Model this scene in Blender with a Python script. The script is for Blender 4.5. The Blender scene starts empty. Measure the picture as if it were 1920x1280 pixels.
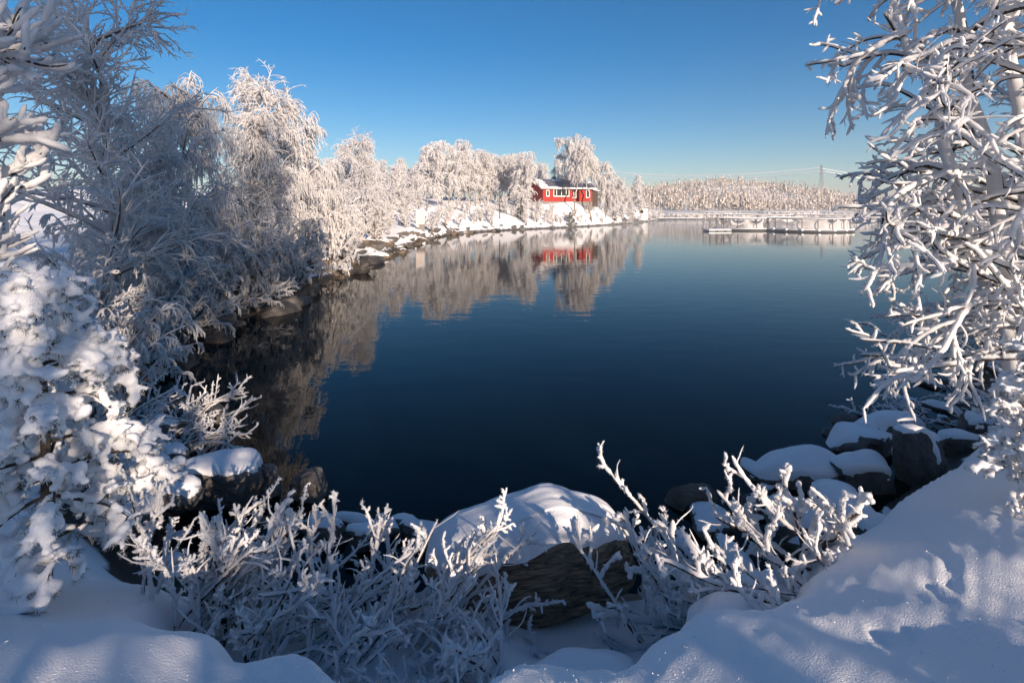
import bpy, bmesh, math, random
import numpy as np
from mathutils import Vector, Matrix, Euler

# ------------------------------------------------------------------ camera, sky, sun, exposure
sc = bpy.context.scene
COL = sc.collection
CAM_H, F, HZ = 3.2, 1000.0, 390.0            # eye height over the water, focal length and horizon in photo pixels
cd = bpy.data.cameras.new('camera'); cam = bpy.data.objects.new('camera', cd); COL.objects.link(cam)
cam.location = (0, 0, CAM_H); cam.rotation_euler = (math.radians(90), 0, 0)
cd.sensor_width = 36; cd.lens = 36 * F / 1920; cd.shift_y = -(640 - HZ) / 1920
cd.clip_start = 0.05; cd.clip_end = 6000
sc.camera = cam

SUN_EL, SUN_AZ = math.radians(17.5), math.radians(152)     # azimuth clockwise from +Y: behind the camera, a little right
w = bpy.data.worlds.new('World'); sc.world = w; w.use_nodes = True
nt = w.node_tree; bg = nt.nodes['Background']
sky = nt.nodes.new('ShaderNodeTexSky'); sky.sky_type = 'NISHITA'; sky.sun_disc = False
sky.sun_elevation = SUN_EL; sky.sun_rotation = SUN_AZ
sky.air_density = 1.0; sky.dust_density = 0.25; sky.ozone_density = 3.5; sky.altitude = 300
gm = nt.nodes.new('ShaderNodeHueSaturation'); gm.inputs['Saturation'].default_value = 1.42      # deep, clear winter sky
nt.links.new(sky.outputs[0], gm.inputs['Color']); nt.links.new(gm.outputs[0], bg.inputs[0]); bg.inputs[1].default_value = 0.048
sl = bpy.data.lights.new('sun', 'SUN'); sun = bpy.data.objects.new('sun', sl); COL.objects.link(sun)
sl.energy = 3.8; sl.angle = math.radians(0.5); sl.color = (1.0, 0.80, 0.63)
sdir = Vector((math.sin(SUN_AZ) * math.cos(SUN_EL), math.cos(SUN_AZ) * math.cos(SUN_EL), math.sin(SUN_EL)))
sun.rotation_euler = sdir.to_track_quat('Z', 'Y').to_euler(); sun.location = (0, 0, 60)
vs = sc.view_settings; vs.view_transform = 'Standard'; vs.look = 'None'; vs.gamma = 1; vs.use_curve_mapping = False
vs.exposure = 1.28
cy = sc.cycles; cy.max_bounces = 8; cy.diffuse_bounces = 5; cy.glossy_bounces = 4; cy.transmission_bounces = 4
cy.transparent_max_bounces = 6; cy.caustics_reflective = False; cy.caustics_refractive = False
cy.use_denoising = True

# ------------------------------------------------------------------ helpers
def at(px, py, Y):
    return ((px - 960) / F * Y, Y, CAM_H - (py - HZ) / F * Y)
def tag(o, label=None, cat=None, group=None, kind=None):
    if label: o['label'] = label
    if cat: o['category'] = cat
    if group: o['group'] = group
    if kind: o['kind'] = kind
    return o
def mesh_np(name, V, Q, T=None, mat=None, smooth=True):
    """V (n,3); Q (m,4) quads; T (k,3) triangles"""
    me = bpy.data.meshes.new(name)
    V = np.asarray(V, np.float32)
    Q = np.zeros((0, 4), np.int32) if Q is None else np.asarray(Q, np.int32)
    T = np.zeros((0, 3), np.int32) if T is None else np.asarray(T, np.int32)
    me.vertices.add(len(V)); me.vertices.foreach_set('co', V.ravel())
    me.loops.add(Q.size + T.size); me.loops.foreach_set('vertex_index', np.concatenate([Q.ravel(), T.ravel()]).astype(np.int32))
    me.polygons.add(len(Q) + len(T))
    ls = np.concatenate([np.arange(len(Q)) * 4, Q.size + np.arange(len(T)) * 3]).astype(np.int32)
    me.polygons.foreach_set('loop_start', ls)
    me.polygons.foreach_set('use_smooth', np.full(len(ls), smooth, bool))
    me.update(calc_edges=True)
    if mat: me.materials.append(mat)
    return me
def link(name, me, parent=None, loc=None, rotz=0, scale=None):
    o = bpy.data.objects.new(name, me); COL.objects.link(o)
    if parent: o.parent = parent
    if loc is not None: o.location = loc
    if rotz: o.rotation_euler[2] = rotz
    if scale is not None: o.scale = (scale,) * 3 if np.isscalar(scale) else scale
    return o
def thing(name, label, cat, loc=(0, 0, 0), rotz=0, group=None, scale=1):
    o = bpy.data.objects.new(name, None); COL.objects.link(o); o.empty_display_size = .2
    o.location = loc; o.rotation_euler[2] = rotz; o.scale = (scale,) * 3 if np.isscalar(scale) else scale
    return tag(o, label, cat, group)
class MB:
    """collects boxes, bars and tubes into one mesh"""
    def __init__(s): s.v = []; s.q = []; s.n = 0
    def add(s, V, Q): s.v.append(np.asarray(V, float)); s.q.append(np.asarray(Q) + s.n); s.n += len(V)
    def box(s, x0, x1, y0, y1, z0, z1):
        V = [(x, y, z) for z in (z0, z1) for y in (y0, y1) for x in (x0, x1)]
        s.add(V, [(0, 2, 3, 1), (4, 5, 7, 6), (0, 1, 5, 4), (2, 6, 7, 3), (0, 4, 6, 2), (1, 3, 7, 5)]); return s
    def hexa(s, b, t):
        s.add(list(b) + list(t), [(3, 2, 1, 0), (4, 5, 6, 7), (0, 1, 5, 4), (1, 2, 6, 5), (2, 3, 7, 6), (3, 0, 4, 7)]); return s
    def bar(s, a, b, r, sides=6, r2=None):
        V, Q = tubes(np.array([[a, b]], float), np.array([[r, r if r2 is None else r2]]), sides, np.random.default_rng(1)); s.add(V, Q)
        return s
    def build(s, name, mat, parent=None, smooth=False):
        return link(name, mesh_np(name, np.concatenate(s.v), np.concatenate(s.q), None, mat, smooth), parent)
def nrm(v): return v / np.maximum(np.linalg.norm(v, axis=-1, keepdims=True), 1e-9)
def sstep(a, b, x): t = np.clip((x - a) / (b - a), 0, 1); return t * t * (3 - 2 * t)
class SinNoise:
    def __init__(s, seed, n=9, dim=3):
        r = np.random.default_rng(seed); s.k = nrm(r.normal(size=(n, dim))) * r.uniform(.6, 1.6, (n, 1)); s.p = r.uniform(0, 6.3, n); s.n = n
    def __call__(s, P, freq):
        return np.sin(P @ s.k.T * freq + s.p).sum(-1) / math.sqrt(s.n)

# ------------------------------------------------------------------ materials
def material(name, col, rough=.6, bump=0, bscale=40, var=None, vscale=3, spec=.3, detail=3):
    m = bpy.data.materials.new(name); m.use_nodes = True; n = m.node_tree; b = n.nodes['Principled BSDF']
    b.inputs['Base Color'].default_value = (*col, 1); b.inputs['Roughness'].default_value = rough
    b.inputs['Specular IOR Level'].default_value = spec
    tc = n.nodes.new('ShaderNodeTexCoord')
    if var:
        t = n.nodes.new('ShaderNodeTexNoise'); t.inputs['Scale'].default_value = vscale; t.inputs['Detail'].default_value = 5
        r = n.nodes.new('ShaderNodeValToRGB'); r.color_ramp.elements[0].position = .35; r.color_ramp.elements[1].position = .68
        r.color_ramp.elements[0].color = (*col, 1); r.color_ramp.elements[1].color = (*var, 1)
        n.links.new(tc.outputs['Object'], t.inputs['Vector']); n.links.new(t.outputs['Fac'], r.inputs[0]); n.links.new(r.outputs[0], b.inputs['Base Color'])
    if bump:
        t = n.nodes.new('ShaderNodeTexNoise'); t.inputs['Scale'].default_value = bscale; t.inputs['Detail'].default_value = detail
        bp = n.nodes.new('ShaderNodeBump'); bp.inputs['Strength'].default_value = bump; bp.inputs['Distance'].default_value = 1.0 / bscale
        n.links.new(tc.outputs['Object'], t.inputs['Vector']); n.links.new(t.outputs['Fac'], bp.inputs['Height']); n.links.new(bp.outputs[0], b.inputs['Normal'])
    return m
def frost_material(name, col, trans=.55, bump=.5, bscale=90):
    m = material(name, col, .75, bump, bscale, spec=.15)
    n = m.node_tree; b = n.nodes['Principled BSDF']; out = n.nodes['Material Output']
    tr = n.nodes.new('ShaderNodeBsdfTranslucent'); tr.inputs[0].default_value = (*col, 1)
    mx = n.nodes.new('ShaderNodeMixShader'); mx.inputs[0].default_value = trans
    n.links.new(b.outputs[0], mx.inputs[1]); n.links.new(tr.outputs[0], mx.inputs[2]); n.links.new(mx.outputs[0], out.inputs[0])
    return m
M = {}
M['snow'] = material('snow', (.90, .905, .92), .6, .8, 120, spec=.25, detail=6)
M['frost'] = frost_material('hoarfrost', (.94, .93, .93))
M['frost_near'] = frost_material('thick_hoarfrost', (.93, .93, .94), .3, .7, 160)
M['bark'] = material('bark', (.045, .035, .03), .9, .6, 40, (.09, .07, .055), 9)
M['twig_bark'] = material('twig_bark', (.13, .10, .085), .9)
M['birch_bark'] = material('birch_bark', (.30, .25, .21), .8, .4, 20, (.10, .08, .07), 5)
M['needles'] = material('pine_needles', (.012, .022, .012), .7, var=(.03, .045, .02), vscale=8)
M['rock'] = material('grey_rock', (.075, .07, .068), .8, .7, 14, (.16, .145, .13), 4, detail=6)
M['rock_brown'] = material('brown_rock', (.085, .068, .052), .85, .8, 12, (.18, .145, .115), 3, detail=8)
M['glass'] = material('window_glass', (.02, .022, .025), .06, spec=.6)
M['red'] = material('red_paint', (.36, .018, .009), .6, var=(.26, .014, .009), vscale=2.5)
M['white'] = material('white_paint', (.8, .78, .75), .5)
M['board'] = material('faded_board', (.55, .49, .46), .7, var=(.62, .56, .52), vscale=2)
M['roof'] = material('grey_roof_metal', (.12, .125, .15), .32, .2, 3, spec=.5)
M['darkwood'] = material('dark_wood', (.05, .038, .03), .8, .5, 20, (.09, .07, .05), 6)
M['steel'] = material('weathered_steel', (.10, .10, .105), .55, var=(.2, .19, .19), vscale=6)
M['concrete'] = material('concrete', (.2, .18, .17), .85, .3, 15)
M['cable'] = material('frosted_cable', (.85, .85, .87), .8)
M['plastic'] = material('dark_float_plastic', (.06, .06, .065), .5)

# water: dark lake, clear reflections broken by small ripples
m = material('lake_water', (.0006, .003, .005), .02, spec=.14); M['water'] = m
n = m.node_tree; b = n.nodes['Principled BSDF']; b.inputs['IOR'].default_value = 1.33
tc = n.nodes['Texture Coordinate']
mp = n.nodes.new('ShaderNodeMapping'); mp.inputs['Scale'].default_value = (.55, 1.0, 1)
n.links.new(tc.outputs['Object'], mp.inputs[0])
t1 = n.nodes.new('ShaderNodeTexNoise'); t1.inputs['Scale'].default_value = 1.6; t1.inputs['Detail'].default_value = 3
t2 = n.nodes.new('ShaderNodeTexNoise'); t2.inputs['Scale'].default_value = .09; t2.inputs['Detail'].default_value = 2
mm = n.nodes.new('ShaderNodeMath'); mm.operation = 'MULTIPLY'
bp = n.nodes.new('ShaderNodeBump'); bp.inputs['Strength'].default_value = 1; bp.inputs['Distance'].default_value = .011
for t in (t1, t2): n.links.new(mp.outputs[0], t.inputs['Vector'])
n.links.new(t1.outputs['Fac'], mm.inputs[0]); n.links.new(t2.outputs['Fac'], mm.inputs[1])
n.links.new(mm.outputs[0], bp.inputs['Height']); n.links.new(bp.outputs[0], b.inputs['Normal'])

# layered rock of the big slab
m = material('layered_rock', (.06, .045, .032), .85); M['slab'] = m
n = m.node_tree; b = n.nodes['Principled BSDF']; tc = n.nodes['Texture Coordinate']
mp = n.nodes.new('ShaderNodeMapping'); mp.inputs['Scale'].default_value = (5.0, 14, 38); mp.inputs['Rotation'].default_value = (0, .22, 0)
t = n.nodes.new('ShaderNodeTexNoise'); t.inputs['Scale'].default_value = 1.3; t.inputs['Detail'].default_value = 10; t.inputs['Roughness'].default_value = .68; t.inputs['Distortion'].default_value = .5
r = n.nodes.new('ShaderNodeValToRGB'); r.color_ramp.elements[0].position = .36; r.color_ramp.elements[1].position = .66
r.color_ramp.elements[0].color = (.045, .034, .025, 1); r.color_ramp.elements[1].color = (.36, .27, .18, 1)
bp = n.nodes.new('ShaderNodeBump'); bp.inputs['Strength'].default_value = 1; bp.inputs['Distance'].default_value = .012
n.links.new(tc.outputs['Object'], mp.inputs[0]); n.links.new(mp.outputs[0], t.inputs['Vector']); n.links.new(t.outputs['Fac'], r.inputs[0])
n.links.new(r.outputs[0], b.inputs['Base Color']); n.links.new(t.outputs['Fac'], bp.inputs['Height']); n.links.new(bp.outputs[0], b.inputs['Normal'])

# net: pale frosted mesh you can partly look through
m = material('frosted_net', (.62, .60, .60), .9); M['net'] = m
n = m.node_tree; b = n.nodes['Principled BSDF']; b.inputs['Alpha'].default_value = .72
M['net_dense'] = material('snowy_net', (.72, .70, .70), .9)

# ------------------------------------------------------------------ ground
W = lambda px, py: at(px, py, CAM_H * F / (py - HZ))[:2]
SHORE = [(200, 30), (40, 17), (14, 12.4), (9.8, 11.5)] + [W(*p) for p in (
    (1755, 690), (1680, 745), (1570, 815), (1430, 890), (1290, 945), (1100, 958), (930, 965), (750, 975), (560, 955), (470, 900), (350, 845),
    (325, 740), (350, 670), (420, 615), (520, 582), (600, 540), (700, 490), (760, 465), (820, 446), (870, 437), (960, 431.5), (1060, 427), (1160, 421), (1230, 414), (1258, 410))] + [
    (53, 178), (40, 210), (0, 225), (-60, 215), (-260, 200), (-260, -200), (200, -200)]
SHORE = np.array(SHORE)
LIP = [(215, 1130, 1.15), (300, 1165, 1.28), (430, 1188, 1.34), (520, 1212, 1.38), (620, 1268, 1.42), (740, 1310, 1.45), (930, 1302, 1.45), (1180, 1240, 1.4),
       (1280, 1180, 1.2), (1400, 1160, 1.12), (1545, 1110, 1.12), (1558, 1020, 1.02), (1640, 972, .9), (1730, 925, .86), (1790, 865, .86)]
HOL = np.array([at(px, py, (CAM_H - z) * F / (py - HZ))[:2] for px, py, z in LIP] + [(6.5, 8.6), (4, 9), (-3, 9), (-2.7, 5.4), (-2.45, 3.7)])
def signed(poly, x, y):
    P = np.stack([x, y], -1); best = np.full(x.shape, 1e18); ins = np.zeros(x.shape, bool)
    for a, b in zip(poly, np.roll(poly, -1, 0)):
        e = b - a; t = np.clip(((P - a) @ e) / (e @ e), 0, 1)
        best = np.minimum(best, ((P - a - t[..., None] * e) ** 2).sum(-1))
        c = (a[1] > y) != (b[1] > y)
        with np.errstate(divide='ignore', invalid='ignore'):
            ins ^= c & (x < (b[0] - a[0]) * (y - a[1]) / (b[1] - a[1]) + a[0])
    d = np.sqrt(best); return np.where(ins, d, -d)
N2 = SinNoise(5, 11, 2); N2b = SinNoise(6, 13, 2); N2c = SinNoise(7, 15, 2); N2d = SinNoise(8, 17, 2)
TRACK = []
def _track():
    r = random.Random(4)
    pts = [(1742, 955), (1748, 985), (1752, 1015), (1768, 1045), (1782, 1080), (1792, 1118), (1760, 1142), (1712, 1166), (1655, 1188)]
    for px, py in pts:
        Y = 1.9 * F / (py - HZ) if py > 1150 else 2.1 * F / (py - HZ)
        for k in (0, 1): TRACK.append(((px - 960) / F * Y + r.uniform(-.03, .03) + k * .03, Y + r.uniform(-.02, .02) + k * .08))
_track()
def ground_z(x, y, fine=True):
    x = np.asarray(x, float); y = np.asarray(y, float); shp = x.shape; x = np.atleast_1d(x).ravel(); y = np.atleast_1d(y).ravel()
    d = signed(SHORE, x, y); r = np.hypot(x, y); P = np.stack([x, y], -1)
    zn = np.interp(d, [-60, -6, -1.5, 0, 1.1, 1.55, 2.0, 3.1, 4, 6, 40], [-5, -2.5, -.8, -.2, -.02, .14, .60, 1.24, 1.47, 1.72, 3.0])
    zr = np.interp(d, [-60, -6, -1.5, 0, 1.15, 1.5, 1.85, 2.5, 4, 6, 40], [-5, -2.5, -.8, -.2, 0, .2, .80, 1.03, 1.46, 1.72, 3.0]); wr = sstep(.9, 2.2, x) * sstep(-2, 0, y); zn = zn + wr * (zr - zn)
    zf = np.interp(d, [-60, -3, 0, 1.5, 4, 8, 14, 25, 70], [-5, -1, -.15, .9, 2.0, 3.2, 4.3, 5.0, 6.0])
    zl = np.interp(d, [-60, -3, 0, 1.5, 6, 14, 40], [-5, -1, -.15, .7, 1.5, 2.2, 3.0])
    wf = sstep(45, 75, y); wn = 1 - sstep(9, 16, r)
    z = zn * wn + (1 - wn) * (zf * wf + zl * (1 - wf))
    kn = sstep(.3, 4.2, d) * (1 - sstep(.75, 1.6, np.hypot((x - 9.2) / 8.5, (y - 101) / 6.5))); z = z + kn * (4.32 - z)                # level ground the cabin stands on
    kn = sstep(.3, 6, d) * (1 - sstep(.5, 2.0, np.hypot((x - 31) / 4, (y - 127) / 5))); z = z + kn * np.maximum(0, 3.1 - z)
    inl = sstep(.2, 3, d) * (1 - .8 * (np.hypot((x - 9.2) / 8.5, (y - 101) / 6.5) < .8))
    z += inl * (.05 + .12 * sstep(12, 60, r)) * N2(P, 1.1)
    if fine:
        z += inl * .022 * N2b(P, 4.5) + inl * .006 * N2c(P, 14) + sstep(.1, 1, d) * .002 * N2d(P, 48)
        h = sstep(0, .42, signed(HOL, x, y) + .05 * N2c(P, 9)) * (r < 12)
        z -= h * np.maximum(0, z - .42 - .10 * N2b(P, 3.1)) * .93
        for tx, ty in TRACK:
            q = ((x - tx) / .035) ** 2 + ((y - ty) / .05) ** 2
            mk = q < 12
            z[mk] += -.017 * np.exp(-q[mk]) + .004 * np.exp(-(np.sqrt(q[mk]) - 1.7) ** 2 * 3)
    # the far shore and its wooded hill
    fs = y + 25 * np.sin(x / 90) + 12 * np.sin(x / 31 + 1) - 500 - .12 * np.abs(x - 200)
    hill = 30 * np.exp(-(((x - 320) / 190) ** 2)) + 8 + 4 * np.sin(x / 47)
    z = np.where(fs > -12, np.maximum(z, -1 + 1.8 * sstep(-10, 20, fs) + hill * sstep(40, 330, fs)), z)
    return z.reshape(shp)
def gz(x, y): return float(ground_z(np.array([x]), np.array([y]))[0])
def build_ground():
    th = np.radians(np.concatenate([np.linspace(-48, 48, 400), np.linspace(56, 304, 63)]))
    rr = [0.25]
    while rr[-1] < 2600: rr.append(rr[-1] * (1.05 if rr[-1] < 1.3 else 1.018 if rr[-1] < 12 else 1.034 if rr[-1] < 250 else 1.06))
    rr = np.array(rr); R, T = np.meshgrid(rr, th, indexing='ij')
    X, Y = R * np.sin(T), R * np.cos(T); Z = ground_z(X, Y)
    nr, na = R.shape; V = np.stack([X, Y, Z], -1).reshape(-1, 3)
    i, j = np.meshgrid(np.arange(nr - 1), np.arange(na), indexing='ij'); j2 = (j + 1) % na
    Q = np.stack([i * na + j, i * na + j2, (i + 1) * na + j2, (i + 1) * na + j], -1).reshape(-1, 4)[:, ::-1]
    V = np.vstack([V, [[0, 0, gz(0, 0)]]]); c = len(V) - 1
    Tt = np.stack([np.full(na, c), (np.arange(na) + 1) % na, np.arange(na)], -1)
    tag(link('ground', mesh_np('ground', V, Q, Tt, M['snow'])), kind='structure')
build_ground()
s = 2600
tag(link('lake', mesh_np('lake', [(-s, -s, 0), (s, -s, 0), (s, s, 0), (-s, s, 0)], [(0, 1, 2, 3)], None, M['water'])), kind='structure')
def snow_waterline():
    n = M['snow'].node_tree; b = n.nodes['Principled BSDF']
    m = M['snow'].copy(); m.name = 'snow_over_shore'; n = m.node_tree; b = n.nodes['Principled BSDF']
    g = n.nodes.new('ShaderNodeNewGeometry'); sp = n.nodes.new('ShaderNodeSeparateXYZ'); n.links.new(g.outputs['Position'], sp.inputs[0])
    t = n.nodes.new('ShaderNodeTexNoise'); t.inputs['Scale'].default_value = 2.5; t.inputs['Detail'].default_value = 6; n.links.new(g.outputs['Position'], t.inputs['Vector'])
    a = n.nodes.new('ShaderNodeMath'); a.operation = 'MULTIPLY_ADD'; a.inputs[1].default_value = -.55; n.links.new(t.outputs['Fac'], a.inputs[0]); n.links.new(sp.outputs[2], a.inputs[2])
    r = n.nodes.new('ShaderNodeMapRange'); r.inputs[1].default_value = -.10; r.inputs[2].default_value = -.02; n.links.new(a.outputs[0], r.inputs[0])
    mx = n.nodes.new('ShaderNodeMix'); mx.data_type = 'RGBA'; mx.inputs[6].default_value = (.06, .052, .045, 1); mx.inputs[7].default_value = b.inputs['Base Color'].default_value[:]
    n.links.new(r.outputs[0], mx.inputs[0]); n.links.new(mx.outputs[2], b.inputs['Base Color'])
    return m
bpy.data.objects['ground'].data.materials[0] = snow_waterline()

# ------------------------------------------------------------------ branches
def tubes(P, R, sides, rng, jit=0.0):
    N, k, _ = P.shape
    T = nrm(np.gradient(P, axis=1)); mdir = nrm(P[:, -1] - P[:, 0])
    ref = nrm(np.cross(mdir, nrm(rng.normal(size=(N, 3)))))
    U = nrm(ref[:, None] - (ref[:, None] * T).sum(-1, keepdims=True) * T); Vv = np.cross(T, U)
    a = np.arange(sides) * 2 * np.pi / sides
    rad = R[:, :, None] * (1 + (jit * rng.normal(size=(N, k, sides)) if jit else 0))
    V = P[:, :, None] + rad[..., None] * (np.cos(a)[:, None] * U[:, :, None] + np.sin(a)[:, None] * Vv[:, :, None])
    base = (np.arange(N) * k * sides)[:, None, None]; i = np.arange(k - 1)[None, :, None] * sides; j = np.arange(sides)[None, None]; j2 = (j + 1) % sides
    Q = np.stack([base + i + j, base + i + j2, base + i + sides + j2, base + i + sides + j], -1).reshape(-1, 4)
    return V.reshape(-1, 3), Q
def join(parts):
    V, Q, n = [], [], 0
    for v, q in parts: V.append(v); Q.append(q + n); n += len(v)
    return np.concatenate(V), np.concatenate(Q)
def grow(rng, PP, n, t0, t1, ang, L, k, grav, wob, fall=.4, azim=None, up=0.0):
    """n children along each parent polyline; returns points (N,k,3) and where on the parent they start"""
    N, K, _ = PP.shape; idx = np.repeat(np.arange(N), n)
    t = t0 + (t1 - t0) * (np.tile((np.arange(n) + .5) / n, N) + rng.uniform(-.5, .5, N * n) / n)
    f = t * (K - 1); i = np.clip(f.astype(int), 0, K - 2); u = (f - i)[:, None]
    A, B = PP[idx, i], PP[idx, i + 1]; pos = A + (B - A) * u; tan = nrm(B - A)
    rv = nrm(rng.normal(size=tan.shape)) if azim is None else azim(rng, len(idx))
    side = nrm(rv - (rv * tan).sum(-1, keepdims=True) * tan)
    side[:, 2] += up; side = nrm(side)
    an = np.radians(rng.uniform(ang[0], ang[1], len(idx)))[:, None]
    d = nrm(np.cos(an) * tan + np.sin(an) * side)
    ln = rng.uniform(L[0], L[1], len(idx)) * (1 - fall * t); seg = (ln / (k - 1))[:, None]
    out = [pos]
    w = rng.normal(size=d.shape)
    for s in range(k - 1):
        w = .6 * w + .8 * rng.normal(size=d.shape)
        d = nrm(d + np.array([0, 0, grav / (k - 1)]) + wob * w / math.sqrt(k)); pos = pos + d * seg; out.append(pos)
    return np.stack(out, 1), t
def taper(P, r0, r1, tip=True, rng=None, var=0.0):
    N, k, _ = P.shape; R = np.linspace(r0, r1, k)[None].repeat(N, 0)
    if var: R = R * (1 + var * rng.normal(size=(N, 1)))
    if tip: R[:, -1] *= .25
    return R
def spikes(P, R, per, ln, wd, rng):
    """small crystal blades standing off the tubes"""
    N, k, _ = P.shape; tot = int(N * (k - 1) * per); a = rng.integers(0, N, tot); i = rng.integers(0, k - 1, tot); u = rng.uniform(0, 1, (tot, 1))
    p = P[a, i] * (1 - u) + P[a, i + 1] * u; r = R[a, i][:, None]; t = nrm(P[a, i + 1] - P[a, i])
    rv = nrm(rng.normal(size=(tot, 3))); n_ = nrm(rv - (rv * t).sum(-1, keepdims=True) * t); d = nrm(n_ + .5 * rng.normal(size=n_.shape)); s_ = nrm(np.cross(d, rng.normal(size=d.shape)))
    l = rng.uniform(.5, 1.3, (tot, 1)) * ln; b = p + n_ * r * .7
    V = np.stack([b - s_ * wd, b + s_ * wd, b + d * (l + r * .3)], 1).reshape(-1, 3)
    return V, np.arange(len(V)).reshape(-1, 3)
def frost_mesh(name, tb, sp, mat):
    V, Q = join(tb); T = None
    if sp:
        Ts = []; Vs = [V]; n = len(V)
        for v, t in sp: Vs.append(v); Ts.append(t + n); n += len(v)
        V = np.concatenate(Vs); T = np.concatenate(Ts)
    return mesh_np(name, V, Q, T, mat)

# mid-distance frosted trees: returns meshes for trunk, branches, frost
def make_tree(seed, H, n1=26, n2=8, n3=6, n4=4, weep=1.0, spread=.34, lean=0.0, stems=1, fr=.013, up=(30, 55), t0=.18, twig=1.0, shape=.55):
    rng = np.random.default_rng(seed); k0 = 14
    tr = []
    for s_ in range(stems):
        z = np.linspace(0, 1, k0); sw = np.cumsum(rng.normal(size=(k0, 2)) * .018, 0) * H
        off = (rng.uniform(-.16, .16, 2) * H if stems > 1 else np.array([lean * H, 0]))
        hh = H * (rng.uniform(.75, 1) if s_ else 1)
        tr.append(np.column_stack([sw[:, 0] + off[0] * z ** 1.6, sw[:, 1] + off[1] * z ** 1.6, hh * z]))
    TR = np.array(tr); TR[:, 0, 2] = -.3
    rt = taper(TR, H * .011 + .02, .012)
    L1, t1 = grow(rng, TR, n1 // stems, t0, .985, up, (spread * H * .75, spread * H * 1.15), 9, -.45 * weep, .16, shape)
    L2, t2 = grow(rng, L1, n2, .22, 1.0, (25, 60), (.09 * H, .17 * H), 7, -1.5 * weep + .15, .16, .35)
    L3, _ = grow(rng, L2, n3, .15, 1.0, (20, 60), (.05 * H * twig, .12 * H * twig), 5, -3.2 * weep + .2, .16, .2)
    L4, _ = grow(rng, L3, n4, .15, .95, (25, 60), (.016 * H, .036 * H), 3, -1.0 * weep, .15, .2)
    tb = []; bark = []
    upv = np.array([0, 0, 1.0])
    for P, r0, r1, sd, bk in ((L1, H * .0052 + fr * .5, fr, 5, .5), (L2, fr * 1.25, fr * .9, 4, 0), (L3, fr * .95, fr * .75, 3, 0), (L4, fr * .8, fr * .6, 3, 0)):
        R = taper(P, r0, r1, True, rng, .15)
        tb.append(tubes(P + upv * (r0 * .35 if bk else 0), R, sd, rng, .12))
        if bk: bark.append(tubes(P - upv * r0 * .3, taper(P, r0 * .8, r1 * bk), 4, rng))
    # frost clings to one side of the trunk's upper part
    tb.append(tubes(TR[:, 4:] + np.array([0, 0, .02]), rt[:, 4:] * 1.05 + .006, 6, rng, .3))
    me_t = mesh_np('trunk', *tubes(TR, rt, 8, rng, .06), None, M['birch_bark'])
    me_b = mesh_np('branches', *join(bark), None, M['twig_bark'])
    me_f = frost_mesh('frosted_crown', tb, None, M['frost'])
    return me_t, me_b, me_f
def place_tree(meshes, name, label, cat, loc, rotz=0, scale=1, group=None):
    t = thing(name, label, cat, loc, rotz, group, scale)
    for nm, me in zip(('trunk', 'branches', 'frosted_crown'), meshes): link(nm, me, t)
    return t

rnd = random.Random(11)
# ---- left shore, near to far: each with its own habit
def px_tree(meshes, px, Y, label, rot=0, scale=1, name='birch_tree', cat='birch', group=None):
    x = (px - 960) / F * Y
    return place_tree(meshes, name, label, cat, (x, Y, gz(x, Y) - .05), rot, scale, group)
weepA = make_tree(21, 7.2, 34, 8, 7, 3, 1.15, .36, fr=.018, shape=.45, twig=1.5)
weepB = make_tree(22, 7.5, 34, 8, 7, 3, .5, .30, .03, fr=.018, shape=.6, twig=1.2)
looseC = make_tree(23, 6.0, 24, 7, 5, 4, .15, .36, .04, fr=.017, up=(30, 60), shape=.6)
slimD = make_tree(24, 7.0, 24, 6, 6, 4, .9, .18, .10, fr=.021, shape=.7)
px_tree(looseC, 165, 9.3, 'open frosted tree with sparse upright top, tallest over the snow-laden young pine', .6, 1.02)
px_tree(weepA, 330, 14.5, 'broad weeping birch white with frost, its top rounded, on the dark left bank', 0, .82)
px_tree(weepB, 455, 19, 'tall frosted birch with two ragged spires beside the broad weeping birch', 1.4, .9)
px_tree(slimD, 553, 26, 'slender frosted birch with its thin top nodding to one side', 0.2, .95)
px_tree(weepB, 240, 11.8, 'frosted birch squeezed between the open sparse tree and the broad weeping birch', 3.0, .62)
px_tree(weepA, 620, 31, 'low wide frosted birch between the nodding slender birch and the pointed one', 2.2, .70)
px_tree(weepB, 690, 40, 'pointed frosted birch standing above the lit boulders of the far bank', 4.1, .98)
px_tree(weepA, 495, 24, 'frosted birch half hidden behind the birch with two ragged spires', 4.0, .8)
# ---- peninsula trees
farA = make_tree(31, 9.0, 26, 7, 5, 3, .8, .28, fr=.040, shape=.5)
farB = make_tree(32, 8.0, 24, 7, 5, 3, .25, .26, fr=.040, shape=.6, stems=2)
farC = make_tree(33, 12.5, 30, 8, 6, 3, 1.15, .27, fr=.042, shape=.35, t0=.22)
farH = make_tree(35, 12.0, 26, 8, 6, 3, .95, .24, .03, fr=.042, shape=.35, t0=.56)
farD = make_tree(34, 6.0, 22, 7, 5, 3, .1, .30, fr=.034, shape=.4, stems=3, t0=.05)
px_tree(farH, 1106, 96, 'tallest weeping birch, its frosted crown hanging over the red cabin roof', 3.3, 1.08)
px_tree(farH, 1080, 93.5, 'weeping birch with slanting pale trunk before the middle of the red cabin', 1.2, .95)
px_tree(farC, 1060, 108, 'weeping birch rising behind the roof of the red cabin', 2.4, 1.02)
px_tree(farC, 1137, 102, 'weeping birch beside the dark end of the red cabin', 4.2, .82)
px_tree(farA, 975, 86, 'frosted birch at the end of the red cabin away from the porch', 1.0, 1.02)
px_tree(farA, 1155, 104, 'smaller frosted birch between the cabin birches and the white shed', 2.0, .95)
px_tree(farA, 1201, 125, 'narrow frosted tree standing alone behind the white shed', 3.0, (.75, .75, 1.05))
G = 'frosted trees crowding the peninsula left of the cabin'
r_ = random.Random(3)
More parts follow.
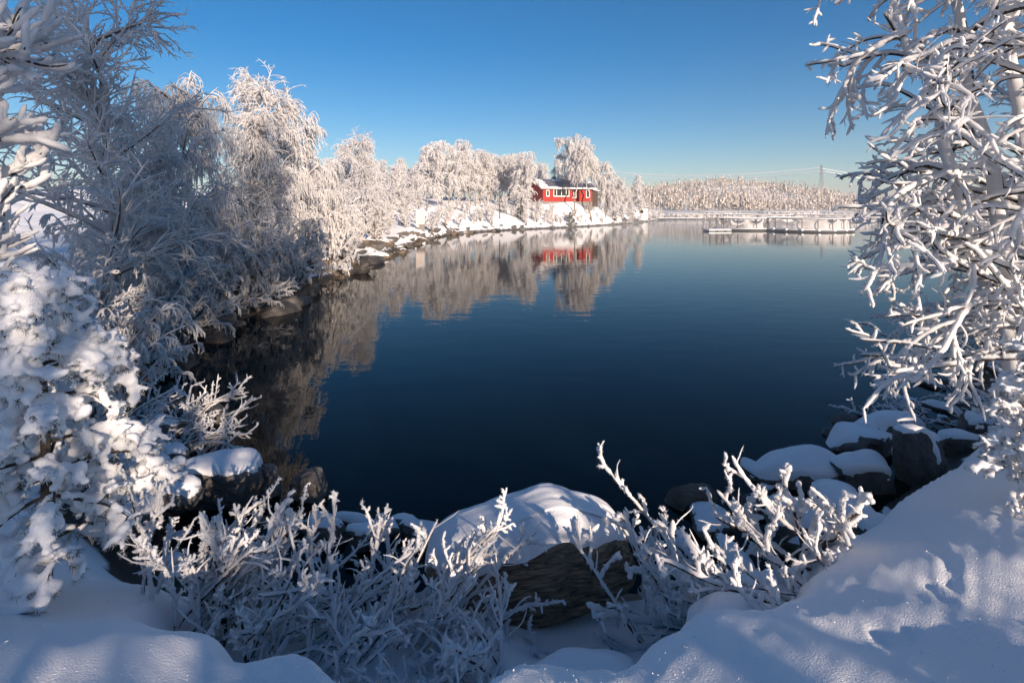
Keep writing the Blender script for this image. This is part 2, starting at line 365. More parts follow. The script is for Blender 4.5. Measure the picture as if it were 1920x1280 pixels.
for px, Y, sc_, v in [(712, 48, .72, farD), (735, 52, .7, farB), (760, 57, .66, farD), (782, 62, .68, farB), (800, 72, 1.0, farA), (822, 80, .98, farB), (842, 76, 1.02, farA), (862, 84, 1.0, farB), (882, 86, 1.02, farA), (902, 90, .98, farB),
                    (921, 92, .95, farA), (938, 95, .95, farB), (955, 98, .98, farA), (812, 92, .95, farA), (872, 100, .95, farB), (912, 108, .98, farA), (1000, 116, .85, farB), (1020, 122, .9, farA), (770, 80, .6, farB), (740, 70, .6, farA), (700, 60, .75, farB), (660, 50, .8, farA), (645, 44, .72, farB)] + [(795 + 13 * k + (k * 37 % 9), 88 + (k * 53 % 37), .95 + .02 * (k % 5), farA if k % 2 else farB) for k in range(17)] + [(560 + 17 * k, 40 + 3.2 * k + (k * 29 % 11), .62 + .03 * (k % 4), farB if k % 2 else farD) for k in range(14)]:
    kind = {id(farA): 'drooping single-stemmed', id(farB): 'twin-stemmed upright', id(farD): 'low bushy many-stemmed'}[id(v)]
    where = 'near the sunlit boulders' if px < 790 and Y < 65 else 'behind the sunlit boulders' if px < 790 else 'behind the cabin roof' if px > 990 else 'at the back of the thicket' if Y > np.interp(px, [790, 870, 960], [80, 89, 99]) else 'along the front of the thicket'
    px_tree(v, px, Y, f'{kind} frosted tree {where} on the peninsula', r_.uniform(0, 6), sc_ * r_.uniform(.93, 1.07), 'frosted_tree', 'tree', G)
for px, Y, sc_ in [(1140, 112, .8), (1170, 118, .7), (1185, 112, .55), (1215, 132, .5), (1120, 118, .95), (1165, 128, .8)]:
    px_tree(farB, px, Y, 'white frosted tree in the scrub between the cabin and the white shed', r_.uniform(0, 6), sc_, 'frosted_tree', 'tree', 'frosted trees past the cabin')
# shrubs
shrA = make_tree(41, 1.7, 22, 6, 5, 3, .15, .55, fr=.014, stems=5, t0=.05, up=(20, 55), shape=.2)
shrB = make_tree(42, 1.9, 20, 6, 5, 3, .9, .55, fr=.015, stems=5, t0=.05, up=(20, 50), shape=.2)
shrF = make_tree(43, 1.9, 16, 5, 4, 3, .1, .5, fr=.030, stems=5, t0=.05, up=(20, 50), shape=.2)
def on_shore(px, py):
    Y = CAM_H * F / (py - HZ); return (px - 960) / F * Y, Y
for k, (px, Y, s_, m_) in enumerate([(215, 7.6, .95, shrB), (255, 9.4, 1.05, shrB), (310, 11.6, 1.1, shrA), (345, 12.6, 1.15, shrB), (395, 15.2, 1.15, shrA), (440, 16.4, 1.2, shrB), (470, 17.4, 1.3, shrA), (495, 18.3, 1.1, shrA), (150, 8.2, 1.2, shrA), (200, 10, 1.4, shrB), (280, 12.6, 1.5, shrA), (380, 17, 1.5, shrB), (430, 19.5, 1.7, shrA)]):
    x = (px - 960) / F * Y
    hb = 'arching' if m_ is shrB else 'bristly upright'; wh = 'at the water under the broad weeping birch' if k in (3, 4, 5) else 'at the water under the birch with two spires' if k in (6, 7) else 'beside the drooping rimed bush' if k in (0, 1, 2) else 'back from the water behind the young pine' if k in (8, 9) else 'back from the water among the birch stems'
    place_tree(m_, 'frosted_shrub', f'{hb} frosted shrub {wh}', 'shrub', (x, Y, gz(x, Y) - .03), r_.uniform(0, 6), s_, 'shrubs on the shaded left bank')
for k, (px, py) in enumerate(((352, 668), (372, 652), (400, 632), (432, 612), (455, 604), (488, 593), (512, 586), (540, 572), (566, 558), (590, 546), (618, 530), (640, 518), (665, 506))):
    x, y = W(px, py); x -= .45; m_ = shrB if k % 2 else shrA
    place_tree(m_, 'frosted_shrub', ('arching' if k % 2 else 'bristly upright') + ' frosted shrub rooted among the shore boulders of the shaded bend', 'shrub', (x, y, gz(x, y) - .03), r_.uniform(0, 6), r_.uniform(.9, 1.3) * (1 + .008 * y), 'shrubs among the shore boulders')
for k in range(30):
    px = 545 + k * 8.5 + r_.uniform(-4, 4); Y = float(np.interp(px, [545, 600, 700, 760, 800], [21.5, 24, 35, 46, 60])) + r_.uniform(0, 4)
    x = (px - 960) / F * Y - r_.uniform(.5, 2)
    place_tree(shrA if k % 2 else shrF, 'frosted_shrub', ('fine-twigged' if k % 2 else 'coarse white') + ' frosted shrub above the boulders of the sunlit left bank', 'shrub', (x, Y, gz(x, Y) - .05), r_.uniform(0, 6), r_.uniform(.8, 1.5), 'shrubs above the sunlit boulders')
for k in range(84):
    px = 800 + k * 5.3 + r_.uniform(-6, 6); Yw = float(np.interp(px, [800, 870, 960, 1060, 1160, 1230, 1260], [51, 69, 77, 87, 104, 134, 160]))
    Y = Yw + r_.choice([1.2, 2.5, 5, 8, 11]) + r_.uniform(0, 2.5); x = (px - 960) / F * Y
    if signed(SHORE, np.array([x]), np.array([Y]))[0] < .8: continue
    if 995 < px < 1112 and Y > 90.5: continue
    place_tree(shrF, 'frosted_shrub', 'frosted low shrub on the snowy slope below the cabin and trees', 'shrub', (x, Y, gz(x, Y) - .05), r_.uniform(0, 6), r_.uniform(.55, 1.15), 'shrubs on the peninsula slope')

for k in range(46):
    if k < 32: px, Y, s_ = 996 + k * 4.4 + r_.uniform(-3, 3), 0, r_.uniform(.35, .62)
    else: px, Y, s_ = 1180 + (k - 32) * 5.5, 0, r_.uniform(.4, .7)
    Y = CAM_H * F / (float(np.interp(px, [960, 1060, 1160, 1230, 1258], [431.5, 427, 421, 414, 410])) - HZ) + r_.uniform(1.2, 6)
    x = (px - 960) / F * Y
    place_tree(shrF, 'frosted_shrub', 'small frosted shrub on the snow bank right below the cabin' if k < 32 else 'small frosted shrub around the white shed', 'shrub', (x, Y, gz(x, Y) - .05), r_.uniform(0, 6), s_, 'small shrubs below the cabin' if k < 32 else 'small shrubs by the shed')

# ------------------------------------------------------------------ red cabin
def cabin():
    # local frame: x along the front, y away from the lake, z up
    px0, Yc = 1052, 99.5; x0 = (px0 - 960) / F * Yc; zb = CAM_H - (379 - HZ) / F * Yc
    c = thing('cabin', 'red wooden cabin with white windows and dark metal roof among frosted birches', 'house', (x0, Yc, zb - .05), math.radians(19))
    Lh, D, Hh = 4.9, 3.0, 2.75
    b = MB(); b.box(-Lh - .03, Lh + .03, -D - .03, D + .03, -1.5, .12); b.build('foundation', M['concrete'], c)
    # walls with a recessed porch between xa and xb
    xa, xb = 0.9, 2.3
    wl = MB(); wl.box(-Lh, xa, -D, D, .12, Hh); wl.box(xb, Lh, -D, D, .12, Hh); wl.box(xa, xb, -D + 1.0, D, .12, Hh)
    wl.hexa([(-Lh, -D, Hh), (-Lh + .08, -D, Hh), (-Lh + .08, D, Hh), (-Lh, D, Hh)], [(-Lh, -.02, Hh + 1.35), (-Lh + .08, -.02, Hh + 1.35), (-Lh + .08, .02, Hh + 1.35), (-Lh, .02, Hh + 1.35)])
    wl.hexa([(Lh - .08, -D, Hh), (Lh, -D, Hh), (Lh, D, Hh), (Lh - .08, D, Hh)], [(Lh - .08, -.02, Hh + 1.35), (Lh, -.02, Hh + 1.35), (Lh, .02, Hh + 1.35), (Lh - .08, .02, Hh + 1.35)])
    wall = wl.build('wall', M['red'], c)
    for k in range(int((2 * Lh) / .4)):                      # cover battens
        x = -Lh + .2 + k * .4
        if xa - .1 < x < xb + .1: continue
        MB().box(x - .03, x + .03, -D - .025, -D - .002, .14, Hh - .02).build('batten', M['red'], wall)
    # roof: two slopes, overhang
    def slope(sgn):
        e = (D + .55) * sgn; zz = Hh - .22; rz = Hh + 1.42; a = [(-Lh - .6, e, zz), (Lh + .6, e, zz), (Lh + .6, 0, rz), (-Lh - .6, 0, rz)]
        if sgn > 0: a = a[::-1]
        q = MB(); q.hexa(a, [(p[0], p[1], p[2] + .12) for p in a]); return q
    roof = slope(-1).build('roof', M['roof'], c); slope(1).build('roof', M['roof'], c)
    # snow left on part of the roof and along its edge
    g = np.random.default_rng(2)
    for (u0, u1, v0, v1) in [(0, .13, 0, 1), (.30, .46, .74, 1), (.13, .30, 0, .07), (.80, 1, .55, 1)]:
        k1, k2 = 14, 8; U, Vv = np.meshgrid(np.linspace(u0, u1, k1), np.linspace(v0, v1, k2), indexing='ij')
        ed = np.minimum.reduce([(U - u0) / .02, (u1 - U) / .02, (Vv - v0) / .06, (v1 - Vv) / .06]); hgt = .14 * np.clip(ed, -.2, 1) + .02 * g.normal(size=U.shape)
        Uj = U + .012 * g.normal(size=U.shape)
        X = -Lh - .6 + Uj * (2 * Lh + 1.2); y_ = -(D + .55) * (1 - Vv); Z = Hh - .22 + 1.64 * Vv + .12 + hgt
        i, j = np.meshgrid(np.arange(k1 - 1), np.arange(k2 - 1), indexing='ij'); a = i * k2 + j
        link('roof_snow', mesh_np('roof_snow', np.stack([X, y_, Z], -1).reshape(-1, 3), np.stack([a, a + k2, a + k2 + 1, a + 1], -1).reshape(-1, 4), None, M['snow']), roof)
    for y_, s_ in ((-D - .6, 1),):
        MB().box(-Lh - .62, Lh + .62, y_, y_ + .045, Hh - .36, Hh - .11).build('eaves_board', M['white'], c)
    for s_ in (-1, 1):
        q = MB(); xx = -Lh - .625
        q.hexa([(xx, -D - .55, Hh - .36), (xx + .02, -D - .55, Hh - .36), (xx + .02, 0, Hh + 1.28), (xx, 0, Hh + 1.28)] if s_ < 0 else [(xx, 0, Hh + 1.28), (xx + .02, 0, Hh + 1.28), (xx + .02, D + .55, Hh - .36), (xx, D + .55, Hh - .36)],
               [(xx, -D - .55, Hh - .12), (xx + .02, -D - .55, Hh - .12), (xx + .02, 0, Hh + 1.52), (xx, 0, Hh + 1.52)] if s_ < 0 else [(xx, 0, Hh + 1.52), (xx + .02, 0, Hh + 1.52), (xx + .02, D + .55, Hh - .12), (xx, D + .55, Hh - .12)])
        q.build('gable_board', M['white'], c)
    def window(x1, x2, z1, z2, muls, yy=-D):
        f = MB(); t = .11; f.box(x1 - t, x2 + t, yy - .07, yy + .01, z1 - t, z1); f.box(x1 - t, x2 + t, yy - .07, yy + .01, z2, z2 + t); f.box(x1 - t, x1, yy - .07, yy + .01, z1, z2); f.box(x2, x2 + t, yy - .07, yy + .01, z1, z2)
        wd = f.build('window', M['white'], c)
        ms = [x1] + list(muls) + [x2]
        for a, bb in zip(ms[:-1], ms[1:]): MB().box(a, bb, yy - .035, yy - .02, z1, z2).build('pane', M['glass'], wd)
        for a in muls: MB().box(a - .05, a + .05, yy - .065, yy - .04, z1, z2).build('mullion', M['white'], wd)
        MB().box(x1 - .16, x2 + .16, yy - .13, yy - .072, z1 - t - .05, z1 - t).build('sill', M['white'], wd)
    window(-4.15, -3.75, 1.15, 2.05, [])
    window(-2.75, .15, 1.15, 2.25, [-2.25, -1.3, -.35])
    window(1.2, 2.05, .95, 2.15, [1.62], -D + 1.0)
    window(3.75, 4.25, .95, 2.2, [])
    MB().box(-1.36, -1.24, -D - .12, -D - .035, .12, 1.0).build('downpipe', M['steel'], c)
    d = MB().box(xa + .001, xa + .05, -D + .12, -D + .9, .14, 2.15).build('door', M['white'], c)
    MB().box(xa + .05, xa + .10, -D + .2, -D + .25, 1.05, 1.15).build('handle', M['steel'], d)
    MB().box(xa, xb, -D, -D + 1.0, .02, .118).build('porch_floor', M['darkwood'], c)
    # dark lean-to at the far end
    q = MB(); q.box(Lh + .002, Lh + 1.5, -D + .6, D - .4, -.8, 2.1); e = q.build('lean_to', M['darkwood'], c)
    MB().hexa([(Lh, -D + .4, 2.35), (Lh + 1.7, -D + .4, 2.1), (Lh + 1.7, D - .2, 2.1), (Lh, D - .2, 2.35)], [(Lh, -D + .4, 2.47), (Lh + 1.7, -D + .4, 2.22), (Lh + 1.7, D - .2, 2.22), (Lh, D - .2, 2.47)]).build('lean_to_roof', M['snow'], e)
    ch = MB().box(-1.3, -.8, .5, 1.0, Hh + .9, Hh + 2.05).build('chimney', M['concrete'], roof)
cabin()
# ------------------------------------------------------------------ shed
def shed():
    Y = 127; x = (1204 - 960) / F * Y; z = gz(x, Y)
    zb = CAM_H - (389 - HZ) / F * Y
    s_ = thing('shed', 'small white shed with flat sloping roof on the snowy point', 'shed', (x, Y, min(z, zb)), math.radians(-24)); h0 = max(0, zb - z)
    w_ = MB().box(-1.15, 1.15, -1, 1, -.8, 2.0).build('wall', M['white'], s_)
    MB().box(-1.152, -1.149 - .01, -1, 1, -.8, 2.0).build('side_shade', M['darkwood'], s_)  # dark sheet paints in the shade on the white wall's left side
    r = MB().hexa([(-1.6, -1.3, 2.32), (1.4, -1.3, 2.0), (1.4, 1.3, 2.0), (-1.6, 1.3, 2.32)], [(-1.6, -1.3, 2.46), (1.4, -1.3, 2.14), (1.4, 1.3, 2.14), (-1.6, 1.3, 2.46)]).build('roof', M['darkwood'], s_)
    MB().hexa([(-1.5, -1.2, 2.455), (1.3, -1.2, 2.155), (1.3, 1.2, 2.155), (-1.5, 1.2, 2.455)], [(-1.5, -1.2, 2.6), (1.3, -1.2, 2.3), (1.3, 1.2, 2.3), (-1.5, 1.2, 2.6)]).build('roof_snow', M['snow'], r)
    wd = MB().box(-.45, .5, -1.05, -1.003, .7, 1.5).build('window', M['steel'], s_)
    MB().box(-.37, .42, -1.06, -1.052, .78, 1.42).build('pane', M['glass'], wd)
shed()
# pale board standing at the bank with its stone foot
Y = 56; x = (790 - 960) / F * Y; z = gz(x, Y)
s_ = thing('board', 'pale blank board on a grey foot at the edge of the bank', 'board', (x, Y, z), math.radians(6))
MB().box(-.55, .35, -.05, .05, .55, 1.95).build('panel', M['board'], s_); MB().box(-.2, .34, -.14, .14, -.5, .545).build('foot', M['concrete'], s_)
MB().box(-.56, .36, -.07, .07, 1.953, 2.05).build('snow_cap', M['snow'], s_)
# fallen poles on the far bank
for a, b in (((832, 401, 66), (867, 418, 64)), ((828, 406, 65), (850, 410, 63.5)), ((1228, 397, 139), (1262, 409, 150)), ((1222, 402, 134), (1250, 409, 146))):
    A, B = np.array(at(*a)), np.array(at(*b)); A[2] = max(.3, gz(*A[:2]) + .35); B[2] = gz(*B[:2]) + .10
    far = a[2] > 100
    o = MB().bar(A - (A + B) / 2, B - (A + B) / 2, .13 if far else .085, 7, .11 if far else .06).build('pole', M['darkwood'], None, True); o.location = (A + B) / 2
    tag(o, 'dark pole lying on the tip of the point beyond the white shed' if far else 'dark fallen pole sloping to the water below the thicket', 'pole', 'poles on the point' if far else 'fallen poles on the bank')
# thin dark post before the trees left of the cabin
x, y = (937 - 960) / F * 80, 80.
o = MB().bar((0, 0, -.3), (0, 0, 3.6), .09, 7, .06).build('post', M['darkwood'], None, True); o.location = (x, y, gz(x, y)); tag(o, 'thin dark upright post on the slope left of the cabin', 'post')

# ------------------------------------------------------------------ jetty, net pens
def ring(R, z, r, n=48, sides=6):
    a = np.linspace(0, 2 * np.pi, n, endpoint=False); b = np.arange(sides) * 2 * np.pi / sides
    V = np.stack([(R + r * np.cos(b))[None] * np.cos(a)[:, None], (R + r * np.cos(b))[None] * np.sin(a)[:, None], np.broadcast_to(z + r * np.sin(b), (n, sides))], -1).reshape(-1, 3)
    i, j = np.meshgrid(np.arange(n), np.arange(sides), indexing='ij')
    return V, np.stack([i * sides + j, ((i + 1) % n) * sides + j, ((i + 1) % n) * sides + (j + 1) % sides, i * sides + (j + 1) % sides], -1).reshape(-1, 4)
def pen_meshes(R, n, h, seed, sag=.35):
    g = np.random.default_rng(seed); o = {}
    b = MB(); b.add(*ring(R, .10, .19)); b.add(*ring(R - .55, .10, .19)); o['collar'] = mesh_np('collar', np.concatenate(b.v), np.concatenate(b.q), None, M['plastic'])
    V, Q = ring(R - .27, .30, .36, 64); V[:, 2] = .30 + (V[:, 2] - .30) * .22; o['walkway_snow'] = mesh_np('walkway_snow', V, Q, None, M['snow'])
    b = MB(); b.add(*ring(R - .3, h, .055)); o['handrail'] = mesh_np('handrail', np.concatenate(b.v), np.concatenate(b.q), None, M['steel'])
    V, Q = ring(R - .3, h + .07, .06, 48, 5); o['handrail_snow'] = mesh_np('handrail_snow', V, Q, None, M['snow'])
    b = MB(); b.bar((0, 0, .2), (0, 0, h), .06); o['post'] = mesh_np('post', np.concatenate(b.v), np.concatenate(b.q), None, M['steel'])
    b = MB(); b.box(-.2, .2, -.12, .12, .12, .46); o['bracket'] = mesh_np('bracket', np.concatenate(b.v), np.concatenate(b.q), None, M['snow'])
    k = n * 6; a = np.linspace(0, 2 * np.pi, k, endpoint=False); u = (np.arange(k) % 6) / 6; s1 = sag * g.uniform(.3, 1.5, n).repeat(6) * 4 * u * (1 - u)
    top = h - .06 - np.minimum(s1, h * .7); rows = 5; V = []
    for q in range(rows):
        f = q / (rows - 1); rad = R - .42 - .5 * np.sin(f * 3.1) * (s1 + .2)
        V.append(np.stack([rad * np.cos(a), rad * np.sin(a), top * (1 - f) + .28 * f], -1))
    V = np.concatenate(V); i, j = np.meshgrid(np.arange(rows - 1), np.arange(k), indexing='ij')
    o['net'] = mesh_np('net', V, np.stack([i * k + j, i * k + (j + 1) % k, (i + 1) * k + (j + 1) % k, (i + 1) * k + j], -1).reshape(-1, 4), None, M['net'])
    return o, R, n
def place_pen(pm, label, loc, rot=0, group=None, scale=1):
    o, R, n_ = pm; t = thing('net_pen', label, 'fish pen', loc, rot, group, scale)
    for k in ('collar', 'handrail', 'net'):
        p = link(k, o[k], t)
        if k == 'handrail': link('handrail_snow', o['handrail_snow'], p)
        if k == 'collar': link('walkway_snow', o['walkway_snow'], p)
    for i in range(n_):
        a = (i + .5) * 2 * math.pi / n_ * 1.0
        link('post', o['post'], t, ((R - .3) * math.cos(a), (R - .3) * math.sin(a), 0))
        if R > 5: link('bracket', o['bracket'], t, ((R + .02) * math.cos(a), (R + .02) * math.sin(a), 0), a + math.pi / 2)
    return t
penA = pen_meshes(5.6, 18, 1.75, 1, .35); penB = pen_meshes(3.9, 9, 1.7, 2, 1.2); penC = pen_meshes(8, 20, 1.6, 3, .5)
def pxw(px, Y): return ((px - 960) / F * Y, Y, 0)
place_pen(penB, 'small net pen with torn sagging white nets beside the floating landing stage', pxw(1392, 78), .3)
place_pen(penA, 'round net pen with dark posts and white net, next to the torn small pen', pxw(1512, 75), .1)
place_pen(penA, 'round net pen half hidden behind the near tree branches', pxw(1735, 73), .6)
for px, Y, s_ in [(1300, 152, .95), (1420, 128, 1), (1560, 122, 1), (1690, 126, 1), (1800, 118, 1), (1350, 205, 1), (1470, 190, 1.1), (1590, 185, 1), (1690, 200, 1.1), (1780, 190, 1.), (1500, 270, 1.2), (1640, 280, 1.2), (1750, 270, 1.2)]:
    place_pen(penC, 'snow-edged round net pen in the rows farther out on the lake', pxw(px, Y), r_.uniform(0, 6), 'net pens farther out', s_)
# floating landing stage
c = thing('landing_stage', 'small floating stage with lattice rails at the torn net pen', 'raft', pxw(1345, 74), .1)
MB().box(-1.7, 1.5, -1, 1, .12, .30).build('deck', M['snow'], c)
for x in (-1.2, 0, 1.2): MB().box(x - .35, x + .35, -1.1, 1.1, -.25, .118).build('float', M['plastic'], c)
for x in (-1.6, -.55, .5, 1.4):
    for y in (-.93, .93): MB().box(x - .05, x + .05, y - .05, y + .05, .302, 1.85).build('post', M['steel'], c)
for z in (.9, 1.35, 1.8):
    for y in (-.93, .93): MB().box(-1.65, 1.45, y - .03, y + .03, z, z + .06).build('rail', M['steel'], c)
# jetty from the point
c = thing('jetty', 'low snowy jetty running from the wooded point out to the pens', 'jetty', pxw(1290, 140), math.radians(-6))
for k in range(15): MB().box(-9.0 + k * 1.4, -7.66 + k * 1.4, -.8, .8, .55, .72).build('plank', M['snow'], c)
for k in range(8):
    for y in (-.7, .7): MB().bar((-8.6 + k * 2.7, y, -1), (-8.6 + k * 2.7, y, 1.25), .09).build('pile', M['darkwood'], c)
for y in (-.72, .72): MB().box(-9, 12, y - .05, y + .05, .40, .548).build('beam', M['darkwood'], c)

# ------------------------------------------------------------------ pylon, cables, masts
def pylon(Y=760):
    x = (1540 - 960) / F * Y; top = CAM_H + (HZ - 309) / F * Y; z = gz(x, Y); H = top - z
    c = thing('power_pylon', 'tall steel lattice power pylon rising over the far forest', 'pylon', (x, Y, z)); wb, wt = H * .07, H * .012
    cn = lambda s, u: wb * (1 - u) ** 1.3 + wt
    for sx in (-1, 1):
        for sy in (-1, 1):
            b = MB(); us = np.linspace(0, 1, 7)
            for a, q in zip(us[:-1], us[1:]): b.bar((sx * cn(0, a), sy * cn(0, a), a * H), (sx * cn(0, q), sy * cn(0, q), q * H), .20)
            b.build('leg', M['steel'], c)
    b = MB(); us = np.linspace(0, 1, 13)
    for a, q in zip(us[:-1], us[1:]):
        for sy in (-1, 1):
            b.bar((-cn(0, a), sy * cn(0, a), a * H), (cn(0, q), sy * cn(0, q), q * H), .11); b.bar((cn(0, a), sy * cn(0, a), a * H), (-cn(0, q), sy * cn(0, q), q * H), .11)
            b.bar((sy * cn(0, a), -cn(0, a), a * H), (sy * cn(0, q), cn(0, q), q * H), .11)
    b.build('lattice', M['steel'], c)
    for u, l in ((.72, 4.6), (.82, 5.6), (.92, 4.0)):
        b = MB(); b.bar((-l, 0, u * H), (l, 0, u * H), .22); b.bar((-l, 0, u * H), (0, 0, u * H + 1.6), .12); b.bar((l, 0, u * H), (0, 0, u * H + 1.6), .12); arm = b.build('cross_arm', M['steel'], c)
        for s_ in (-1, 1): MB().bar((s_ * l * .95, 0, u * H - 1.6), (s_ * l * .95, 0, u * H), .12).build('insulator', M['white'], arm)
    return x, Y, z, H
px_, py_, pz_, pH = pylon()
def cable(A, B, sag, r, label):
    t = np.linspace(0, 1, 40)[:, None]; P = A * (1 - t) + B * t; P[:, 2] -= sag * 4 * (t * (1 - t))[:, 0]
    C = P.mean(0); V, Q = tubes((P - C)[None], np.full((1, 40), r), 5, np.random.default_rng(0))
    o = link('power_cable', mesh_np('power_cable', V, Q, None, M['cable'])); o.location = C; tag(o, label, 'cable', 'frosted power cables')
for k, (u, off) in enumerate(((.905, -4.2), (.80, -5), (.795, 5))):
    A = np.array([px_ + off, py_, pz_ + u * pH]); 
    cable(A, np.array(at(1150 + 4 * k, 322 + 5 * k, 1000)), 9, .62 if k == 0 else .28, 'white frosted cable hanging from the pylon toward the wooded point')
    cable(A, np.array(at(2000, 376 + 5 * k, 900)), 5, .34, 'white frosted cable running from the pylon behind the near tree')
for px, top, Y in ((1240, 338, 800), (1369, 338, 820), (1455, 333, 820), (1507, 339, 800)):
    x = (px - 960) / F * Y; z = gz(x, Y); h = CAM_H + (HZ - top) / F * Y - z
    o = MB().bar((0, 0, 0), (0, 0, h), .38, 6, .22).bar((-1.5, 0, h * .86), (1.5, 0, h * .86), .16).bar((-1.1, 0, h * .93), (1.1, 0, h * .93), .14).build('radio_mast', M['steel'], None, True); o.location = (x, Y, z)
    tag(o, 'thin dark mast sticking up over the far forest', 'mast', 'masts over the far forest')

# ------------------------------------------------------------------ far forest
def far_forest():
    g = np.random.default_rng(9); n_ = 6600
    x = g.uniform(-500, 1150, n_ * 3); y = g.uniform(470, 900, n_ * 3)
    fs = y + 25 * np.sin(x / 90) + 12 * np.sin(x / 31 + 1) - 500 - .12 * np.abs(x - 200)
    ok = (fs > 4) & (x / y > -.05) & (x / y < 1.05); x, y = x[ok][:n_], y[ok][:n_]; z = ground_z(x, y, False); N = len(x)
    h = g.uniform(8, 14.5, N) * (.7 + .7 * g.random(N) ** 3) * (1 + .28 * np.sin(x / 23 + 2 * np.sin(y / 37)) * np.sin(y / 29 + x / 61)); wd = h * g.uniform(.13, .22, N); k, lay = 6, 4
    V, Q = [], []; T = []
    # each tree: stacked ragged skirts (a cone whose rim is jagged)
    lv = np.arange(lay); a = np.arange(k) * 2 * np.pi / k
    zt = (1 - (lv / lay)) ; zt_b = 1 - (lv + 1.55) / (lay + 1.2); rb = ((lv + 1.1) / lay)
    tip = np.stack([np.broadcast_to(x[:, None], (N, lay)), np.broadcast_to(y[:, None], (N, lay)), z[:, None] + h[:, None] * zt], -1)
    jr = g.uniform(.55, 1.25, (N, lay, k)); aa = a + g.uniform(0, 6, (N, lay, 1))
    R = wd[:, None, None] * rb[None, :, None] * jr
    rim = np.stack([x[:, None, None] + R * np.cos(aa), y[:, None, None] + R * np.sin(aa), z[:, None, None] + h[:, None, None] * np.maximum(.04, zt_b[None, :, None] + .05 * g.normal(size=R.shape))], -1)
    V = np.concatenate([tip[:, :, None], rim], 2).reshape(-1, 3); b = (np.arange(N * lay) * (k + 1))[:, None]; j = np.arange(k)[None]
    T = np.stack([b + 0 * j, b + 1 + j, b + 1 + (j + 1) % k], -1).reshape(-1, 3)
    tag(link('far_forest', mesh_np('far_forest', V, None, T, M['far_spruce'], False)), 'distant frosted spruce forest along the far shore', 'forest', kind='stuff')
    # paler round birches along its edge
M['far_spruce'] = material('frosted_spruce', (.11, .09, .065), .9, var=(.78, .69, .61), vscale=.09)
n = M['far_spruce'].node_tree
for t in n.nodes:
    if t.type == 'TEX_NOISE': t.inputs['Scale'].default_value = .35; t.inputs['Detail'].default_value = 8
    if t.type == 'VALTORGB': t.color_ramp.elements[0].position = .41; t.color_ramp.elements[1].position = .60
far_forest()
# ------------------------------------------------------------------ boulders
def rock_geo(seed, dims, sub=4, planes=15, rough=.03, cap=.0, soft=.12, lay=0):
    g = np.random.default_rng(seed); bm = bmesh.new(); bmesh.ops.create_icosphere(bm, subdivisions=sub, radius=1)
    D = np.array([v.co[:] for v in bm.verts]); Fc = np.array([[v.index for v in f.verts] for f in bm.faces]); bm.free()
    nn = nrm(g.normal(size=(planes, 3))); cc = g.uniform(.60, 1.0, planes); nn[0] = nrm(np.array([g.normal(0, .12), g.normal(0, .12), 1.0])); cc[0] = .58
    r = (cc[None] / np.maximum(D @ nn.T, .08)); r = np.minimum(np.sort(r, 1)[:, 0], 1.35)
    r = r * (1 - soft) + soft
    ns = SinNoise(seed + 50); r = r * (1 + rough * ns(D, 3.5) + rough * .6 * ns(D, 9) + rough * .35 * ns(D[:, [1, 2, 0]], 23))
    P = D * r[:, None] * np.array(dims) * .5
    if lay: P[:, :2] *= (1 + lay * np.sin(P[:, 2:3] * 60 / 1.0 + 2 * ns(D, 2.5)[:, None]))
    # normals and a draped snow layer
    def normals(P):
        fn = np.cross(P[Fc[:, 1]] - P[Fc[:, 0]], P[Fc[:, 2]] - P[Fc[:, 0]]); N = np.zeros_like(P)
        for i in range(3): np.add.at(N, Fc[:, i], fn)
        return nrm(N)
    C = None
    if cap:
        S = P.copy(); E = np.concatenate([Fc[:, [0, 1]], Fc[:, [1, 2]], Fc[:, [2, 0]]])
        for it in range(3):
            A = np.zeros_like(S); w_ = np.zeros(len(S)); np.add.at(A, E[:, 0], S[E[:, 1]]); np.add.at(w_, E[:, 0], 1); S = .5 * S + .5 * A / w_[:, None]
        N = normals(S); t = sstep(.30, .70, N[:, 2] + .16 * ns(D, 5) + .08 * ns(D, 14))
        C = P + (S - P) * t[:, None] * .8 + (N * .45 + np.array([0, 0, .75])) * (cap * .58 * t * (1 + .14 * ns(D, 4) + .06 * ns(D, 12)))[:, None] - N * ((1 - sstep(0, .25, t)) * .03)[:, None]
    return P, C, Fc
def boulder(px, py, Y, wpx, hpx, seed, label, cap=.07, mat='rock', depth=None, rotz=0, tilt=0, sub=4, group=None, planes=15):
    dims = (wpx * Y / F * 1.12, (depth or wpx * .8) * Y / F, hpx * Y / F * 1.4)
    P, C, Fc = rock_geo(seed, dims, 4 if wpx > 92 else 3, planes, cap=cap)
    t = thing('boulder', label, 'boulder', at(px, py, Y), rotz, group); t.rotation_euler[1] = tilt
    link('stone', mesh_np('stone', P, None, Fc, M[mat], False), t)
    if C is not None: link('snow_cap', mesh_np('snow_cap', C, None, Fc, M['snow'], True), t)
    return t
B = boulder
B(402, 905, 5.9, 165, 95, 1, 'large snow-blanketed boulder at the water between young pine and thin-stemmed bush', .07, depth=130)
B(494, 915, 6.05, 62, 95, 2, 'bare dark upright boulder leaning on the large snow-blanketed one', 0)
B(577, 925, 5.95, 78, 88, 3, 'bare dark rounded boulder standing alone in the water', 0)
B(345, 782, 8.0, 120, 60, 4, 'dark wedge-shaped boulder pointing out into the water', 0, tilt=.25)
B(300, 815, 7.2, 80, 70, 5, 'boulder with a flat snow top next to the dark wedge-shaped one', .06)
B(258, 880, 6.2, 95, 60, 6, 'low boulder with thick snow pillow beside the young pine', .08)
B(310, 862, 6.5, 60, 50, 7, 'small snowy boulder behind the large snow-blanketed one', .06)
B(250, 945, 5.1, 120, 70, 8, 'wide snow-buried boulder at the young pine, dark gap beneath', .10)
B(335, 930, 5.2, 75, 55, 9, 'round snow-covered boulder just above the thin-stemmed bush', .08)
